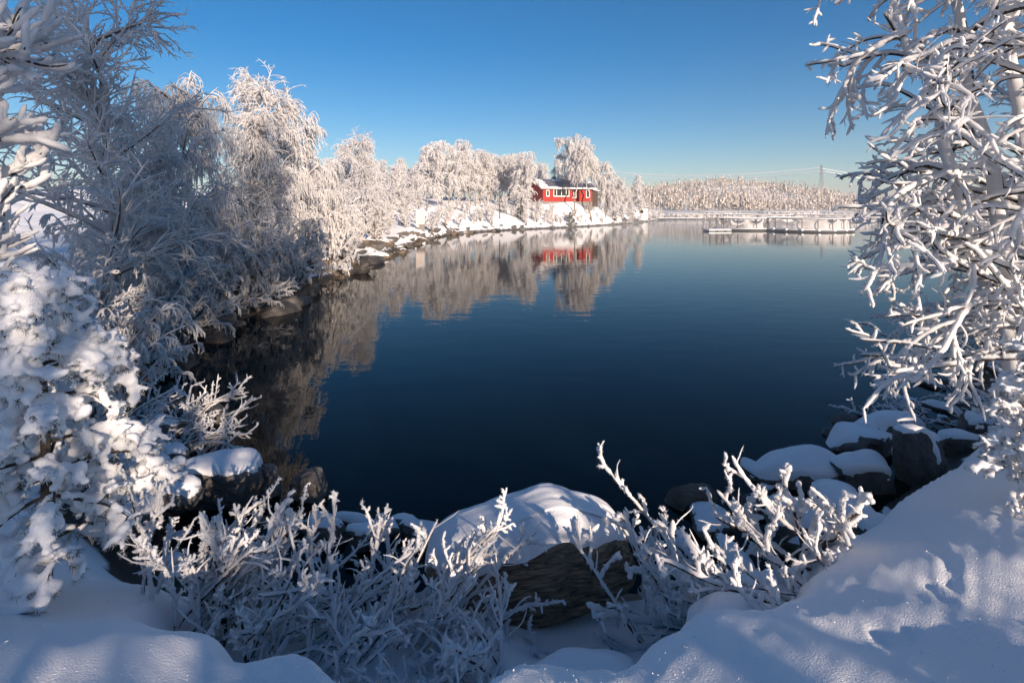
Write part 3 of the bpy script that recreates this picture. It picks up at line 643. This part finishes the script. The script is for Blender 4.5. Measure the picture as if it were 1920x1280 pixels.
B(610, 990, 5.2, 70, 40, 10, 'small dark boulder at the water behind the sprawling bush', .03)
B(750, 988, 5.35, 85, 34, 11, 'flat dark boulder at the waterline left of the brown slab', .02)
B(680, 1005, 5.0, 60, 36, 12, 'little frosted boulder between flat dark boulder and sprawling bush', .04)
B(1305, 940, 5.85, 88, 64, 13, 'bare brown-grey boulder with smooth round top at the water', 0, 'rock_brown')
B(1330, 975, 5.5, 80, 40, 14, 'low boulder with thin snow below the bare round-topped one', .05)
B(1380, 955, 5.9, 62, 46, 15, 'small dark boulder between the bare round-topped one and the broad white slab', 0)
B(1432, 950, 5.7, 60, 44, 16, 'dark boulder tucked under the broad white slab', .02)
B(1492, 892, 6.35, 150, 80, 17, 'broad flat boulder with smooth white snow top, farthest out in the water', .07, depth=130)
B(1622, 888, 6.2, 112, 62, 18, 'oblong boulder with neat snow pillow and dark underside', .075)
B(1718, 862, 6.3, 98, 130, 19, 'tall blocky boulder plastered with snow, dark face showing', .06, depth=95)
B(1618, 838, 7.2, 150, 74, 20, 'dark wedge boulder streaked with snow behind the oblong snowy one', .025)
B(1665, 808, 7.4, 110, 60, 21, 'snow-topped boulder behind the tall blocky boulder', .07)
B(1585, 800, 8.0, 60, 46, 22, 'bare dark boulder at the waterline past the dark wedge', 0)
B(1795, 832, 6.9, 70, 50, 23, 'small dark boulder half sunk in snow beside the tall blocky one', .04)
B(1840, 800, 7.3, 60, 44, 24, 'little boulder peeking from the snow under the leaning tree', .06)
B(1585, 965, 5.0, 110, 85, 25, 'slab-like boulder with snow sheet sloping to the hollow', .07, depth=110)
B(1500, 985, 5.0, 110, 60, 26, 'snow-humped boulder behind the upright forked twig', .09)
B(1640, 1000, 4.7, 90, 46, 27, 'small boulder under snow at the edge of the bank', .07)
B(1560, 930, 5.7, 90, 40, 28, 'low snowy boulder in front of the oblong snow-pillowed one', .07)
B(1385, 1195, 2.95, 210, 70, 29, 'smooth snow-covered hump at the foot of the forked bush', .06, depth=170)
B(1090, 1290, 2.9, 190, 66, 30, 'rounded snow hump in the hollow in front of the brown slab', .05, depth=150)
B(1690, 765, 9.0, 90, 40, 31, 'dark boulder under the fallen branches at the right water edge', .03)
B(1745, 742, 9.8, 100, 44, 32, 'far dark boulder behind the fallen branches at the right water edge', .04)
B(1650, 790, 8.4, 70, 36, 33, 'small dark boulder below the fallen branches', .02)

# the big brown slab with its thick snow cap
def slab():
    n_ = SinNoise(78); nu, nv = 130, 80
    Lx, Wy, Hz_ = .74, .37, .19
    u = np.linspace(-1, 1, nu); v = np.linspace(0, 2 * np.pi, nv, endpoint=False); U, Vv = np.meshgrid(u, v, indexing='ij')
    prof = np.clip(1 - np.abs(U) ** 9, 0, 1) ** .5
    def sq(c, p): return np.sign(c) * np.abs(c) ** p
    top = lambda X: .06 * (1 - X ** 2) + .08 * np.exp(-((X - .28) / .3) ** 2) + .02 * np.exp(-((X + .25) / .25) ** 2)      # crown of the block along its length
    yy = sq(np.cos(Vv), .55) * Wy * (.45 + .55 * prof); zz = sq(np.sin(Vv), .6) * Hz_ * (.45 + .55 * prof)
    P = np.stack([U * Lx, yy + .10 * zz, zz + (zz > 0) * top(U) * prof - (zz < 0) * .10 * (1 - U ** 2)], -1).reshape(-1, 3)
    D = P / np.array([.8, .46, .3])
    ph = P[:, 2] * 75 + 2.4 * n_(D, 1.5) - P[:, 0] * 16
    rid = np.sin(ph) * .5 + np.sin(ph * 2.3 + 3 * n_(D, 2.4)) * .3
    P[:, 1] += np.sign(P[:, 1]) * (.026 * rid + .032 * n_(D, 2.2)) ; P[:, 2] += .012 * n_(D, 4); P[:, 0] += .012 * rid + .03 * n_(D, 3)
    i, j = np.meshgrid(np.arange(nu - 1), np.arange(nv), indexing='ij'); Q = np.stack([i * nv + j, (i + 1) * nv + j, (i + 1) * nv + (j + 1) % nv, i * nv + (j + 1) % nv], -1).reshape(-1, 4)
    t = thing('boulder', 'big dark brown layered slab under a smooth thick snow cap between the bushes', 'boulder', at(990, 1045, 4.05), .10)
    t.rotation_euler[1] = -.10
    link('stone', mesh_np('stone', P, Q, None, M['slab'], True), t)
    # snow cap: a pillow that follows the crown and ends in a rounded lip above the front face
    nx, ny = 110, 70; X, Y_ = np.meshgrid(np.linspace(-1, 1, nx), np.linspace(-1, 1, ny), indexing='ij'); G = np.stack([X, Y_, 0 * X], -1)
    rr = (np.abs(X) ** 3.2 + np.abs(Y_) ** 3.2) ** (1 / 3.2)
    s = np.clip(rr, 0, 1.0) / np.maximum(rr, 1e-6); Xc, Yc = X * s, Y_ * s; rc = np.clip(rr, 0, 1)
    edge = np.clip(1 - rc ** 7, 0, 1) ** .5                    # rounded rim
    front = np.clip(-Yc, 0, 1) ** 1.5
    base = Hz_ * (.45 + .55 * np.clip(1 - np.abs(Xc) ** 9, 0, 1) ** .5) + top(Xc) * np.clip(1 - np.abs(Xc) ** 9, 0, 1) ** .5
    Z = base - .035 + (.125 + .008 * n_(G, 6) + .004 * n_(G, 17)) * edge - .05 * front * (1 - .75 * np.exp(-((Xc - .35) / .3) ** 2)) - .06 * np.clip(Yc, 0, 1) ** 2
    Z -= .06 * sstep(1.0, 1.1, rr)
    wob = .022 * n_(G, 5) + .011 * n_(G, 15) + .006 * n_(G, 41)
    C = np.stack([Xc * (Lx + .02) + wob * .5, Yc * (Wy + .01) + wob * (np.abs(Yc) > .5) + .05, Z], -1).reshape(-1, 3)
    i, j = np.meshgrid(np.arange(nx - 1), np.arange(ny - 1), indexing='ij'); a = i * ny + j; Qc = np.stack([a, a + ny, a + ny + 1, a + 1], -1).reshape(-1, 4)
    keep = (rr.ravel()[Qc] < 1.16).all(1)
    link('snow_cap', mesh_np('snow_cap', C, Qc[keep], None, M['snow'], True), t)
slab()

SCX = at(990, 1045, 4.05)[0]
# shore riprap: shared meshes
lib = []
for k in range(7):
    P, C, Fc = rock_geo(200 + k, (1.0 + .3 * (k % 3), .8, .62), 3, 12, cap=.06)
    lib.append((mesh_np('stone', P, None, Fc, M['rock_brown' if k % 2 else 'rock'], False), mesh_np('snow_cap', C, None, Fc, M['snow'], True)))
shore_px = [(340, 690), (360, 665), (385, 640), (420, 615), (470, 598), (520, 582), (560, 562), (600, 540), (650, 512), (700, 490), (730, 476), (760, 465), (790, 455), (820, 446), (845, 441), (870, 437), (960, 431.5), (1060, 427), (1160, 421), (1230, 414)]
pts = np.array([W(*p) for p in shore_px]); sg = np.linalg.norm(np.diff(pts, axis=0), axis=1); cum = np.concatenate([[0], np.cumsum(sg)])
rr_ = random.Random(8); s_ = 0.0; cnt = 0
while s_ < cum[-1] and cnt < 230:
    x = np.interp(s_, cum, pts[:, 0]); y = np.interp(s_, cum, pts[:, 1]); i = min(np.searchsorted(cum, s_, 'right') - 1, len(sg) - 1); tn = (pts[i + 1] - pts[i]) / sg[i]; nm = np.array([-tn[1], tn[0]])
    big = 1 + .15 * min(y, 60) / 15
    for row in range(3 if y < 62 else 2):
        o = (-.15 + row * .75 + rr_.uniform(-.45, .45)) * (1 if y < 50 else 1.2); q = np.array([x, y]) + nm * o + tn * rr_.uniform(-.4, .4)
        if signed(SHORE, q[:1], q[1:])[0] < -.5: q = np.array([x, y]) - nm * o * .5
        sz = rr_.choice([.4, .55, .7, .85, 1.15]) * rr_.uniform(.85, 1.2) * (1.05 if y < 50 else .95) * (1.35 if 15 < y < 19 else 1)
        if rr_.random() < .14: continue
        ln = lib[rr_.randrange(7)]
        shade = y < 24
        kd = lib.index(ln); col_ = 'brown' if kd % 2 else 'grey'; size_ = 'small' if sz < .6 else 'large' if sz > 1.0 else 'middling'; capd = rr_.random() < (.2, .5, .75)[row]
        lab = (f'{size_} {col_} boulder {"with snow cap" if capd else "bare of snow"} on the shaded shore beneath the frosted shrubs', 'boulders of the shaded left shore') if y < 22 else (f'{size_} {col_} boulder {"with snow cap" if capd else "bare of snow"} in the sunlit stony bank', 'boulders of the sunlit bank') if y < 62 else (f'{size_} {col_} boulder {"with snow cap" if capd else "bare of snow"} along the peninsula waterline below the cabin slope', 'boulders along the peninsula')
        t = thing('boulder', lab[0], 'boulder', (q[0], q[1], max(gz(q[0], q[1]), -.1) + .12 * sz), rr_.uniform(0, 6), lab[1], (sz, sz * rr_.uniform(.8, 1.2), sz * rr_.uniform(.7, 1.1)))
        t.rotation_euler[0] = rr_.uniform(-.35, .35); t.rotation_euler[1] = rr_.uniform(-.35, .35)
        link('stone', ln[0], t)
        if capd: link('snow_cap', ln[1], t)
        cnt += 1
    s_ += (1.05 if y < 30 else 1.25 if y < 62 else 1.9) * rr_.uniform(.8, 1.2)

# small stones between the near boulders and the bank
r5 = random.Random(21); k = 0
near = np.array([W(*p) for p in ((1755, 690), (1680, 745), (1570, 815), (1430, 890), (1290, 945), (1100, 958), (930, 965), (750, 975), (560, 955), (470, 900), (350, 845), (325, 740))])
for i in range(len(near) - 1):
    a, b = near[i], near[i + 1]; ln = np.linalg.norm(b - a)
    for q in range(max(3, int(ln / .22))):
        p = a + (b - a) * r5.random() + np.array([r5.uniform(-.3, .3), -r5.uniform(.05, 1.5)]); dd = signed(SHORE, p[:1], p[1:])[0]
        if dd < -.15 or dd > 1.7 or (abs(p[0] - SCX) < 1.0 and p[1] < 4.7): continue
        kd = r5.randrange(7); sz = r5.choice([.18, .24, .36, .5]); cp = r5.random() < .75
        t = thing('stone', f'{"small" if sz < .25 else "knee-high"} {"brown" if kd % 2 else "grey"} stone {"with snow cap" if cp else "bare of snow"} in the gaps of the near shore', 'stone', (p[0], p[1], max(gz(*p), -.05) + .08 * sz), r5.uniform(0, 6), 'small stones of the near shore', (sz, sz * r5.uniform(.7, 1.1), sz * r5.uniform(.7, 1.2)))
        link('body', lib[kd][0], t)
        if cp: link('snow_cap', lib[kd][1], t)

# ------------------------------------------------------------------ near frosted wood
def thick_frost(rng, levels, jit=.13, sp=None):
    """levels: list of (P, r0, r1, sides, lump); returns tube parts and crystal blades"""
    tb, ss = [], []
    for P, r0, r1, sd, lump in levels:
        N, k, _ = P.shape; R = taper(P, r0, r1, False, rng, .18)
        ph = rng.uniform(0, 6.3, (N, 1)); x = np.arange(k)[None]
        R = R * (1 + lump * (np.sin(x * .55 + ph) * .5 + np.sin(x * 1.3 + 2 * ph) * .35))
        R[:, -1] *= .35; R[:, -2] *= .85
        tb.append(tubes(P, R, sd, rng, jit))
        if sp: ss.append(spikes(P, R, sp[0], sp[1], sp[2], rng))
    return tb, ss
def resample(P, k):
    N, K, _ = P.shape; f = np.linspace(0, K - 1, k); i = np.clip(f.astype(int), 0, K - 2); u = (f - i)[None, :, None]; return P[:, i] * (1 - u) + P[:, i + 1] * u
def near_tree():
    """leaning many-stemmed tree on the right: thick rime on crooked branches"""
    rng = np.random.default_rng(61); bx, by = 4.92, 4.9; bz = gz(bx, by)
    t = thing('frosted_tree', 'crooked tree with thick rime on every branch leaning in over the water', 'tree', (bx, by, bz - .1))
    st = []
    for (dx, dy, h) in ((-.9, .35, 5.6), (.1, .8, 6.2), (-.5, -.5, 5.2), (.7, .1, 5.6), (-1.3, -.1, 4.0)):
        z = np.linspace(0, 1, 16); wv = np.cumsum(rng.normal(size=(16, 2)) * .035, 0)
        st.append(np.column_stack([dx * z ** 1.25 + wv[:, 0], dy * z ** 1.25 + wv[:, 1], h * z]))
    S = np.array(st); RS = taper(S, .085, .02)
    az = lambda r, n: nrm(np.column_stack([r.normal(-.75, .75, n), r.normal(-.1, .8, n), r.normal(.0, .45, n)]))
    L1, _ = grow(rng, S, 14, .15, 1, (45, 85), (1.1, 2.0), 26, -.8, .30, .25, az)
    L2, _ = grow(rng, L1, 6, .22, 1, (30, 70), (.35, .85), 18, -.75, .36, .3)
    L3, _ = grow(rng, L2, 6, .12, 1, (40, 85), (.05, .20), 8, -.3, .35, .2)
    L4, _ = grow(rng, L3, 2, .3, 1, (35, 70), (.03, .09), 4, -.1, .3, .2)
    L5, _ = grow(rng, L1, 6, .2, 1, (35, 80), (.2, .5), 9, -.4, .4, .3)
    tb, ss = thick_frost(rng, [(resample(L1, 48) + np.array([0, -.008, .012]), .028, .018, 7, .10), (resample(L2, 18) + np.array([0, -.005, .006]), .0195, .0135, 6, .12), (resample(L3, 6), .0145, .012, 5, .12), (L4[::4], .013, .011, 4, .1), (L5, .009, .006, 4, .1)], .12, (.6, .016, .0025))
    tb.append(tubes(S + np.array([-.02, -.0, .03]), RS * .9 + .012, 8, rng, .12))
    link('trunk', mesh_np('trunk', *tubes(S, RS, 10, rng, .05), None, M['bark']), t)
    bk = [tubes(L1 - np.array([0, 0, .010]), taper(L1, .022, .010), 6, rng), tubes(resample(L2, 9) - np.array([0, 0, .009]), taper(resample(L2, 9), .011, .007), 4, rng)]
    link('branches', mesh_np('branches', *join(bk), None, M['bark']), t)
    link('rime', frost_mesh('rime', tb, ss, M['frost_near']), t)
near_tree()
SC = np.array(at(990, 1045, 4.05))
def clear(P, o):
    q = P + np.array(o) - SC            # drop shoots that would run through the big slab
    return P[~((np.abs(q[..., 0]) < .74) & (np.abs(q[..., 1]) < .47) & (q[..., 2] < .40)).any(1)]
CR = (1.4, .014, .0022)
def bush(seed, px, py, Y, label, n_st, L, dirs, r=(.017, .012), grav=.35, lv2=6, lv3=6, spreadx=.3, spready=.2, ang=(25, 60), l3=(.04, .11), name='frosted_bush'):
    rng = np.random.default_rng(seed); x0, y0, _ = at(px, py, Y); z0 = gz(x0, y0)
    t = thing(name, label, 'bush', (x0, y0, z0 - .03))
    st = []
    for i in range(n_st):
        d = np.array(dirs(rng)); d = d / np.linalg.norm(d); ln = rng.uniform(*L); k = 22; p = np.array([rng.normal(0, spreadx), rng.normal(0, spready), 0]); P = [p]
        p[2] = min(.25, max(-.25, gz(x0 + p[0], y0 + p[1]) - z0)); wv = rng.normal(size=3)
        for s_ in range(k - 1):
            wv = .7 * wv + .7 * rng.normal(size=3)
            d = d + np.array([0, 0, grav / k]) + .045 * wv; d /= np.linalg.norm(d); p = p + d * ln / (k - 1); P.append(p)
        st.append(P)
    S = clear(np.array(st), (x0, y0, z0))
    L2, _ = grow(rng, S, lv2, .25, .97, ang, (L[0] * .28, L[1] * .42), 12, .35, .35, .45); L2 = clear(L2, (x0, y0, z0))
    L3, _ = grow(rng, L2, lv3, .25, 1, (45, 80), l3, 6, .25, .25, .3); L3 = clear(L3, (x0, y0, z0))
    L5, _ = grow(rng, S, 4, .2, .95, (25, 65), (.14, .34), 8, .2, .35, .3); L5 = clear(L5, (x0, y0, z0))
    kk = max(20, int(L[1] / .024))
    tb, ss = thick_frost(rng, [(resample(S, kk), r[0], r[0] * .78, 7, .10), (resample(L2, 16), r[1] * 1.0, r[1] * .82, 6, .12), (resample(L3, 7), r[1] * .85, r[1] * .75, 5, .12), (L5, .0068, .0045, 4, .1)], .19, CR)
    dz = np.array([0, 0, .010])
    link('stems', mesh_np('stems', *join([tubes(S - dz, taper(S, r[0] * .85, r[0] * .5), 6, rng), tubes(L2 - dz * .8, taper(L2, r[1] * .7, r[1] * .45), 5, rng)]), None, M['bark']), t)
    link('rime', frost_mesh('rime', tb, ss, M['frost_near']), t)
up_r = lambda r: (r.normal(.35, .35), r.normal(.0, .35), r.uniform(.6, 1.2))
bush(71, 400, 1105, 3.5, 'thin-stemmed bush of upright rimed shoots below the large snow-blanketed boulder', 42, (.5, 1.0), up_r, (.0135, .0105), .15, 4, 8, .28, .22, (12, 38), (.025, .07))
bush(72, 640, 1130, 3.4, 'sprawling rimed bush sweeping toward the brown slab', 46, (.55, 1.1), lambda r: (r.normal(.75, .5), r.normal(.2, .3), r.uniform(.2, .75)), (.0135, .0105), .25, 5, 6, .40, .28, (15, 42), (.025, .075))
bush(73, 800, 1235, 2.85, 'low tangled rimed twigs at the lip of the snow before the slab', 18, (.35, .7), lambda r: (r.normal(.3, .7), r.normal(.1, .4), r.uniform(.15, .6)), (.013, .011), .2, 5, 4, .36, .12)
bush(74, 1440, 1125, 3.55, 'wide forked bush of thick white rimed branches reaching left over the slab', 34, (.5, 1.1), lambda r: (r.normal(-1.1, .45), r.normal(.05, .3), r.uniform(.08, .42)), (.0165, .0130), .15, 5, 7, .35, .22, (22, 55), (.03, .085))
bush(75, 1512, 1060, 3.75, 'upright forked twig bearing thick rime at the edge of the bank', 4, (.55, .8), lambda r: (r.normal(-.15, .25), r.normal(0, .2), 1.2), (.026, .022), 0, 5, 3, .10, .05)
bush(76, 1250, 1110, 3.5, 'rimed twigs crossing in front of the right end of the slab', 12, (.5, .9), lambda r: (r.normal(-.6, .45), r.normal(.0, .2), r.uniform(.5, 1.0)), (.018, .015), .1, 5, 3, .25, .15)
bush(77, 275, 760, 7.0, 'drooping rimed bush arching over the water beyond the young pine', 34, (.9, 1.5), lambda r: (r.normal(.55, .5), r.normal(-.1, .5), r.uniform(.7, 1.2)), (.017, .013), -1.5, 6, 3, .35, .35)
bush(78, 1800, 775, 8.0, 'fallen frosted branches lying across the boulders at the right water edge', 16, (.6, 1.25), lambda r: (-1, r.normal(.05, .25), r.uniform(.05, .25)), (.020, .015), .05, 5, 3, .5, .3)

# ------------------------------------------------------------------ snow-laden young pines
def remeshed(me, vox, disp, seed, mat):
    o = bpy.data.objects.new('tmp', me); COL.objects.link(o)
    md = o.modifiers.new('r', 'REMESH'); md.mode = 'VOXEL'; md.voxel_size = vox; md.use_smooth_shade = True
    sm = o.modifiers.new('s', 'SMOOTH'); sm.iterations = 2
    dg = bpy.context.evaluated_depsgraph_get(); ev = o.evaluated_get(dg); m2 = bpy.data.meshes.new_from_object(ev)
    n_ = len(m2.vertices); co = np.empty(n_ * 3, np.float32); no = np.empty(n_ * 3, np.float32); m2.vertices.foreach_get('co', co); m2.vertices.foreach_get('normal', no)
    co = co.reshape(-1, 3); no = no.reshape(-1, 3); ns = SinNoise(seed, 12)
    co = co + no * (disp * (ns(co, 28) + .6 * ns(co, 65) + .4 * ns(co, 140)))[:, None]
    m2.vertices.foreach_set('co', co.astype(np.float32).ravel()); m2.materials.clear(); m2.materials.append(mat); m2.update()
    bpy.data.objects.remove(o); return m2
def pine_meshes(seed, H, R0, nb, vox):
    """drooping boughs, each spray of needles cased in lumpy snow, dark needles showing beneath"""
    rng = np.random.default_rng(seed); z = np.linspace(0, 1, 12); TR = np.column_stack([.03 * np.sin(z * 3), .02 * np.cos(z * 4), H * z])[None]
    L1, t1 = grow(rng, TR, nb, .03, .99, (60, 95), (R0 * .8, R0 * 1.15), 10, -.55, .2, .78)
    L2, _ = grow(rng, L1, 7, .18, 1, (30, 70), (R0 * .22, R0 * .40), 7, -.5, .2, .45)
    L3, _ = grow(rng, L2, 5, .2, 1, (30, 65), (R0 * .07, R0 * .15), 5, -.35, .2, .2)
    bm = bmesh.new(); bmesh.ops.create_icosphere(bm, subdivisions=1, radius=1); D = np.array([v.co[:] for v in bm.verts]); Fc = np.array([[v.index for v in f.verts] for f in bm.faces]); bm.free()
    cen, rad = [], []
    for P, n_, r0, t0 in ((L1, 12, .026, .2), (L2, 9, .021, .1), (L3, 6, .0165, .1)):
        N = len(P); a = np.repeat(np.arange(N), n_); u = rng.uniform(t0, 1, N * n_) * (P.shape[1] - 1); i = np.clip(u.astype(int), 0, P.shape[1] - 2); f = (u - i)[:, None]
        c = P[a, i] * (1 - f) + P[a, i + 1] * f; r = r0 * rng.uniform(.6, 1.25, len(c)) * (1 + 1.0 * (rng.random(len(c)) < .06)); c = c + rng.normal(size=c.shape) * .006; c[:, 2] += r * .55
        cen.append(c); rad.append(r)
    cen = np.concatenate(cen); rad = np.concatenate(rad); keep = cen[:, 2] > -.12; cen, rad = cen[keep], rad[keep]
    sc3 = np.stack([rad * 1.25, rad * 1.25, rad * .95], -1)
    V = (cen[:, None] + D[None] * sc3[:, None]).reshape(-1, 3); Tt = (Fc[None] + (np.arange(len(cen)) * len(D))[:, None, None]).reshape(-1, 3)
    snow = remeshed(mesh_np('s', V, None, Tt), vox, .0035, seed, M['snow']); snow.name = 'snow_load'
    allP = np.concatenate([resample(L1, 9), resample(L2, 9), resample(L3, 9)])
    def blades(n_, down, lo, hi, wd, mat, name):
        a = rng.integers(0, len(allP), n_); u = rng.uniform(.2, 1, n_) * 8; i = np.clip(u.astype(int), 0, 7); fr = (u - i)[:, None]
        p = allP[a, i] * (1 - fr) + allP[a, i + 1] * fr; tg = nrm(allP[a, i + 1] - allP[a, i]); d = nrm(tg * .6 + nrm(rng.normal(size=(n_, 3))) + np.array([0, 0, down])); s = nrm(np.cross(d, rng.normal(size=d.shape))) * wd
        Vn = np.stack([p - s, p + s, p + d * rng.uniform(lo, hi, (n_, 1))], 1).reshape(-1, 3)
        return mesh_np(name, Vn, None, np.arange(len(Vn)).reshape(-1, 3), mat)
    need = blades(52000, -.55, .028, .055, .0017, M['needles'], 'needles')
    fuzz = blades(46000, .25, .030, .052, .0024, M['frost_near'], 'frosted_needles')
    tr = mesh_np('trunk', *tubes(TR, taper(TR, .036 * H / 1.9, .012), 9, rng, .08), None, M['bark'])
    br = mesh_np('branches', *join([tubes(L1, taper(L1, .013, .005), 5, rng), tubes(L2, taper(L2, .006, .003), 4, rng)]), None, M['bark'])
    return [('trunk', tr), ('branches', br), ('needles', need), ('snow_load', snow), ('frosted_needles', fuzz)]
def place_pine(ms, label, px, py, Y, rot=0, scale=1, dz=0):
    x, y, _ = at(px, py, Y); t = thing('young_pine', label, 'pine', (x, y, gz(x, y) - .04 + dz), rot, None, scale)
    for nm, me in ms: link(nm, me, t)
pineA = pine_meshes(81, 2.0, .85, 46, .0138)
place_pine(pineA, 'young pine with heavy snow pillows standing at the edge of the snowy bank', 78, 1085, 3.15, 0, .93)
place_pine(pineA, 'low snow-laden pine at the foot of the crooked rimed tree', 1945, 1040, 3.75, 2.1, .55)
place_pine(pineA, 'snow-laden pine behind the young pine on the bank', 60, 800, 5.6, 4.0, .95)
place_pine(pineA, 'snow-heaped little pine above the low one under the crooked tree', 1935, 900, 5.0, 1.1, .5)

for px, Y, lab in ((976, 82.5, 'green-brown bushy conifer on the slope by the thin dark post'), (1072, 89.2, 'brownish bushy conifer on the snow bank before the cabin')):
    x = (px - 960) / F * Y; t = thing('young_pine', lab, 'pine', (x, Y, gz(x, Y) - .1), px, None, (1.5, 1.5, 1.15))
    for nm, me in pineA:
        if nm in ('trunk', 'branches', 'needles'): link(nm, me, t)
px_tree(looseC, 2010, 7.4, 'frosted tree standing behind the crooked rimed tree', 2.0, .95, 'frosted_tree', 'tree')
px_tree(shrB, 1900, 8.8, 'arching frosted shrub on the bank under the crooked rimed tree', 1.0, 1.1, 'frosted_shrub', 'shrub')
px_tree(shrA, 1840, 9.8, 'bristly frosted shrub at the water behind the crooked rimed tree', 2.0, .8, 'frosted_shrub', 'shrub')

# ------------------------------------------------------------------ rimed tree at the left edge, its shoots standing up like fingers
def finger_tree():
    rng = np.random.default_rng(91); bx, by = -5.25, 3.9; bz = gz(bx, by)
    t = thing('frosted_tree', 'tree with thick upright finger-like rimed shoots above the young pine', 'tree', (bx, by, bz - .1))
    z = np.linspace(0, 1, 14); S = np.column_stack([.25 * z, .2 * z, 5.6 * z])[None]
    az = lambda r, n: nrm(np.column_stack([r.normal(.9, .35, n), r.normal(.15, .5, n), r.normal(.0, .15, n)]))
    La, _ = grow(rng, S, 18, .2, .60, (55, 85), (1.0, 1.5), 24, .30, .2, .25, az)
    Lb, _ = grow(rng, S, 3, .86, .92, (60, 80), (1.0, 1.3), 24, .1, .2, .0, az)
    L1 = np.concatenate([La, Lb])
    L2, _ = grow(rng, L1, 9, .2, 1, (25, 60), (.35, .75), 14, .75, .22, .3, None, .35)
    L3, _ = grow(rng, L2, 3, .15, .95, (25, 55), (.14, .36), 9, .6, .22, .2)
    tb, ss = thick_frost(rng, [(resample(L1, 50) + np.array([0, -.004, .012]), .035, .030, 7, .14), (resample(L2, 22), .034, .030, 7, .14), (resample(L3, 10), .028, .024, 6, .14)], .12, (.8, .016, .0022))
    link('trunk', mesh_np('trunk', *tubes(S, taper(S, .10, .03), 10, rng, .05), None, M['bark']), t)
    link('branches', mesh_np('branches', *join([tubes(L1 - np.array([0, .014, .012]), taper(L1, .022, .012), 6, rng), tubes(L2 - np.array([-.008, .022, .0]), taper(L2, .012, .007), 5, rng)]), None, M['bark']), t)
    link('rime', frost_mesh('rime', tb, ss, M['frost_near']), t)
finger_tree()

# ------------------------------------------------------------------ frosted trees behind the viewpoint that shade the near shore
shade3 = make_tree(97, 12.7, 28, 6, 6, 2, .4, .22, fr=.0145, t0=.60, shape=.5)
shade2 = make_tree(96, 11, 17, 5, 4, 1, .35, .26, fr=.015, t0=.1, shape=.6)
shade = make_tree(95, 11, 26, 6, 5, 2, .35, .24, fr=.015, t0=.06, shape=.6)
for k, (x, y, s_) in enumerate([(-4.5, -9, .9), (-1.6, -11, 1.1), (1.2, -9.5, 1.22), (3.4, -12, 9), (4.5, -8.7, 8), (5.9, -12.5, 9), (7.8, -12, 9), (4.2, -9.8, -1.15), (7.5, -10, -1.0), (11.2, -9.5, -1.15), (13, -8, 1.1), (15.5, -5, .85), (6.5, -14, 1.1)]):
    place_tree(shade3 if s_ == 9 else shade if s_ > 0 else shade2, 'frosted_tree', ('bare-stemmed frosted tree with high crown' if s_ == 9 else 'tall frosted tree' if s_ > 0 else 'tall sparse frosted tree') + ' in the row on the bank behind the viewpoint', 'tree', (x, y, gz(x, y) - .1), k * 1.3, 1 if s_ == 9 else (.62, .62, .88) if s_ == 8 else s_ if s_ > 0 else (-.62 * s_, -.62 * s_, -s_), 'trees behind the viewpoint')

# crumbs of rime fallen from the branches onto the near snow
def crumbs():
    g = np.random.default_rng(44); n_ = 4500; r = 1.5 * np.exp(g.random(n_) * 1.5); th = np.radians(g.uniform(-46, 46, n_)); x, y = r * np.sin(th), r * np.cos(th); z = ground_z(x, y); ok = z > .35; x, y, z = x[ok], y[ok], z[ok]; N = len(x)
    s = (.0011 + .0024 * g.random(N) ** 4)[:, None, None]; T4 = np.array([(1, 1, 1), (-1, -1, 1), (-1, 1, -1), (1, -1, -1)], float)
    V = np.stack([x, y, z + .001], -1)[:, None] + s * (T4[None] + .5 * g.normal(size=(N, 4, 3))); b = (np.arange(N) * 4)[:, None, None]
    T = (b + np.array([(0, 1, 2), (0, 3, 1), (0, 2, 3), (1, 3, 2)])[None]).reshape(-1, 3)
    tag(link('rime_crumbs', mesh_np('rime_crumbs', V.reshape(-1, 3), None, T, M['snow'], False)), 'fine crumbs of rime scattered over the near snow', 'snow', kind='stuff')
crumbs()

# ------------------------------------------------------------------ winter haze over lake and forest
hz = MB().box(-2750, 2750, -2750, 2750, -9, 72).build('haze', None); tag(hz, 'thin pale winter haze over the lake', 'haze', kind='stuff')
m = bpy.data.materials.new('haze_air'); m.use_nodes = True; n = m.node_tree
for x in list(n.nodes):
    if x.type == 'BSDF_PRINCIPLED': n.nodes.remove(x)
v = n.nodes.new('ShaderNodeVolumePrincipled'); v.inputs['Density'].default_value = .0005; v.inputs['Color'].default_value = (.86, .90, .96, 1); v.inputs['Anisotropy'].default_value = .0
n.links.new(v.outputs[0], n.nodes['Material Output'].inputs['Volume']); hz.data.materials.append(m)

# low steam over the open water toward the far shore
ms = MB().box(-40, 520, 62, 470, .06, 1.2).build('mist', None); tag(ms, 'low pale mist lying on the far water', 'mist', kind='stuff')
m2 = m.copy(); m2.name = 'mist_air'; m2.node_tree.nodes['Principled Volume'].inputs['Density'].default_value = .010; ms.data.materials.append(m2)
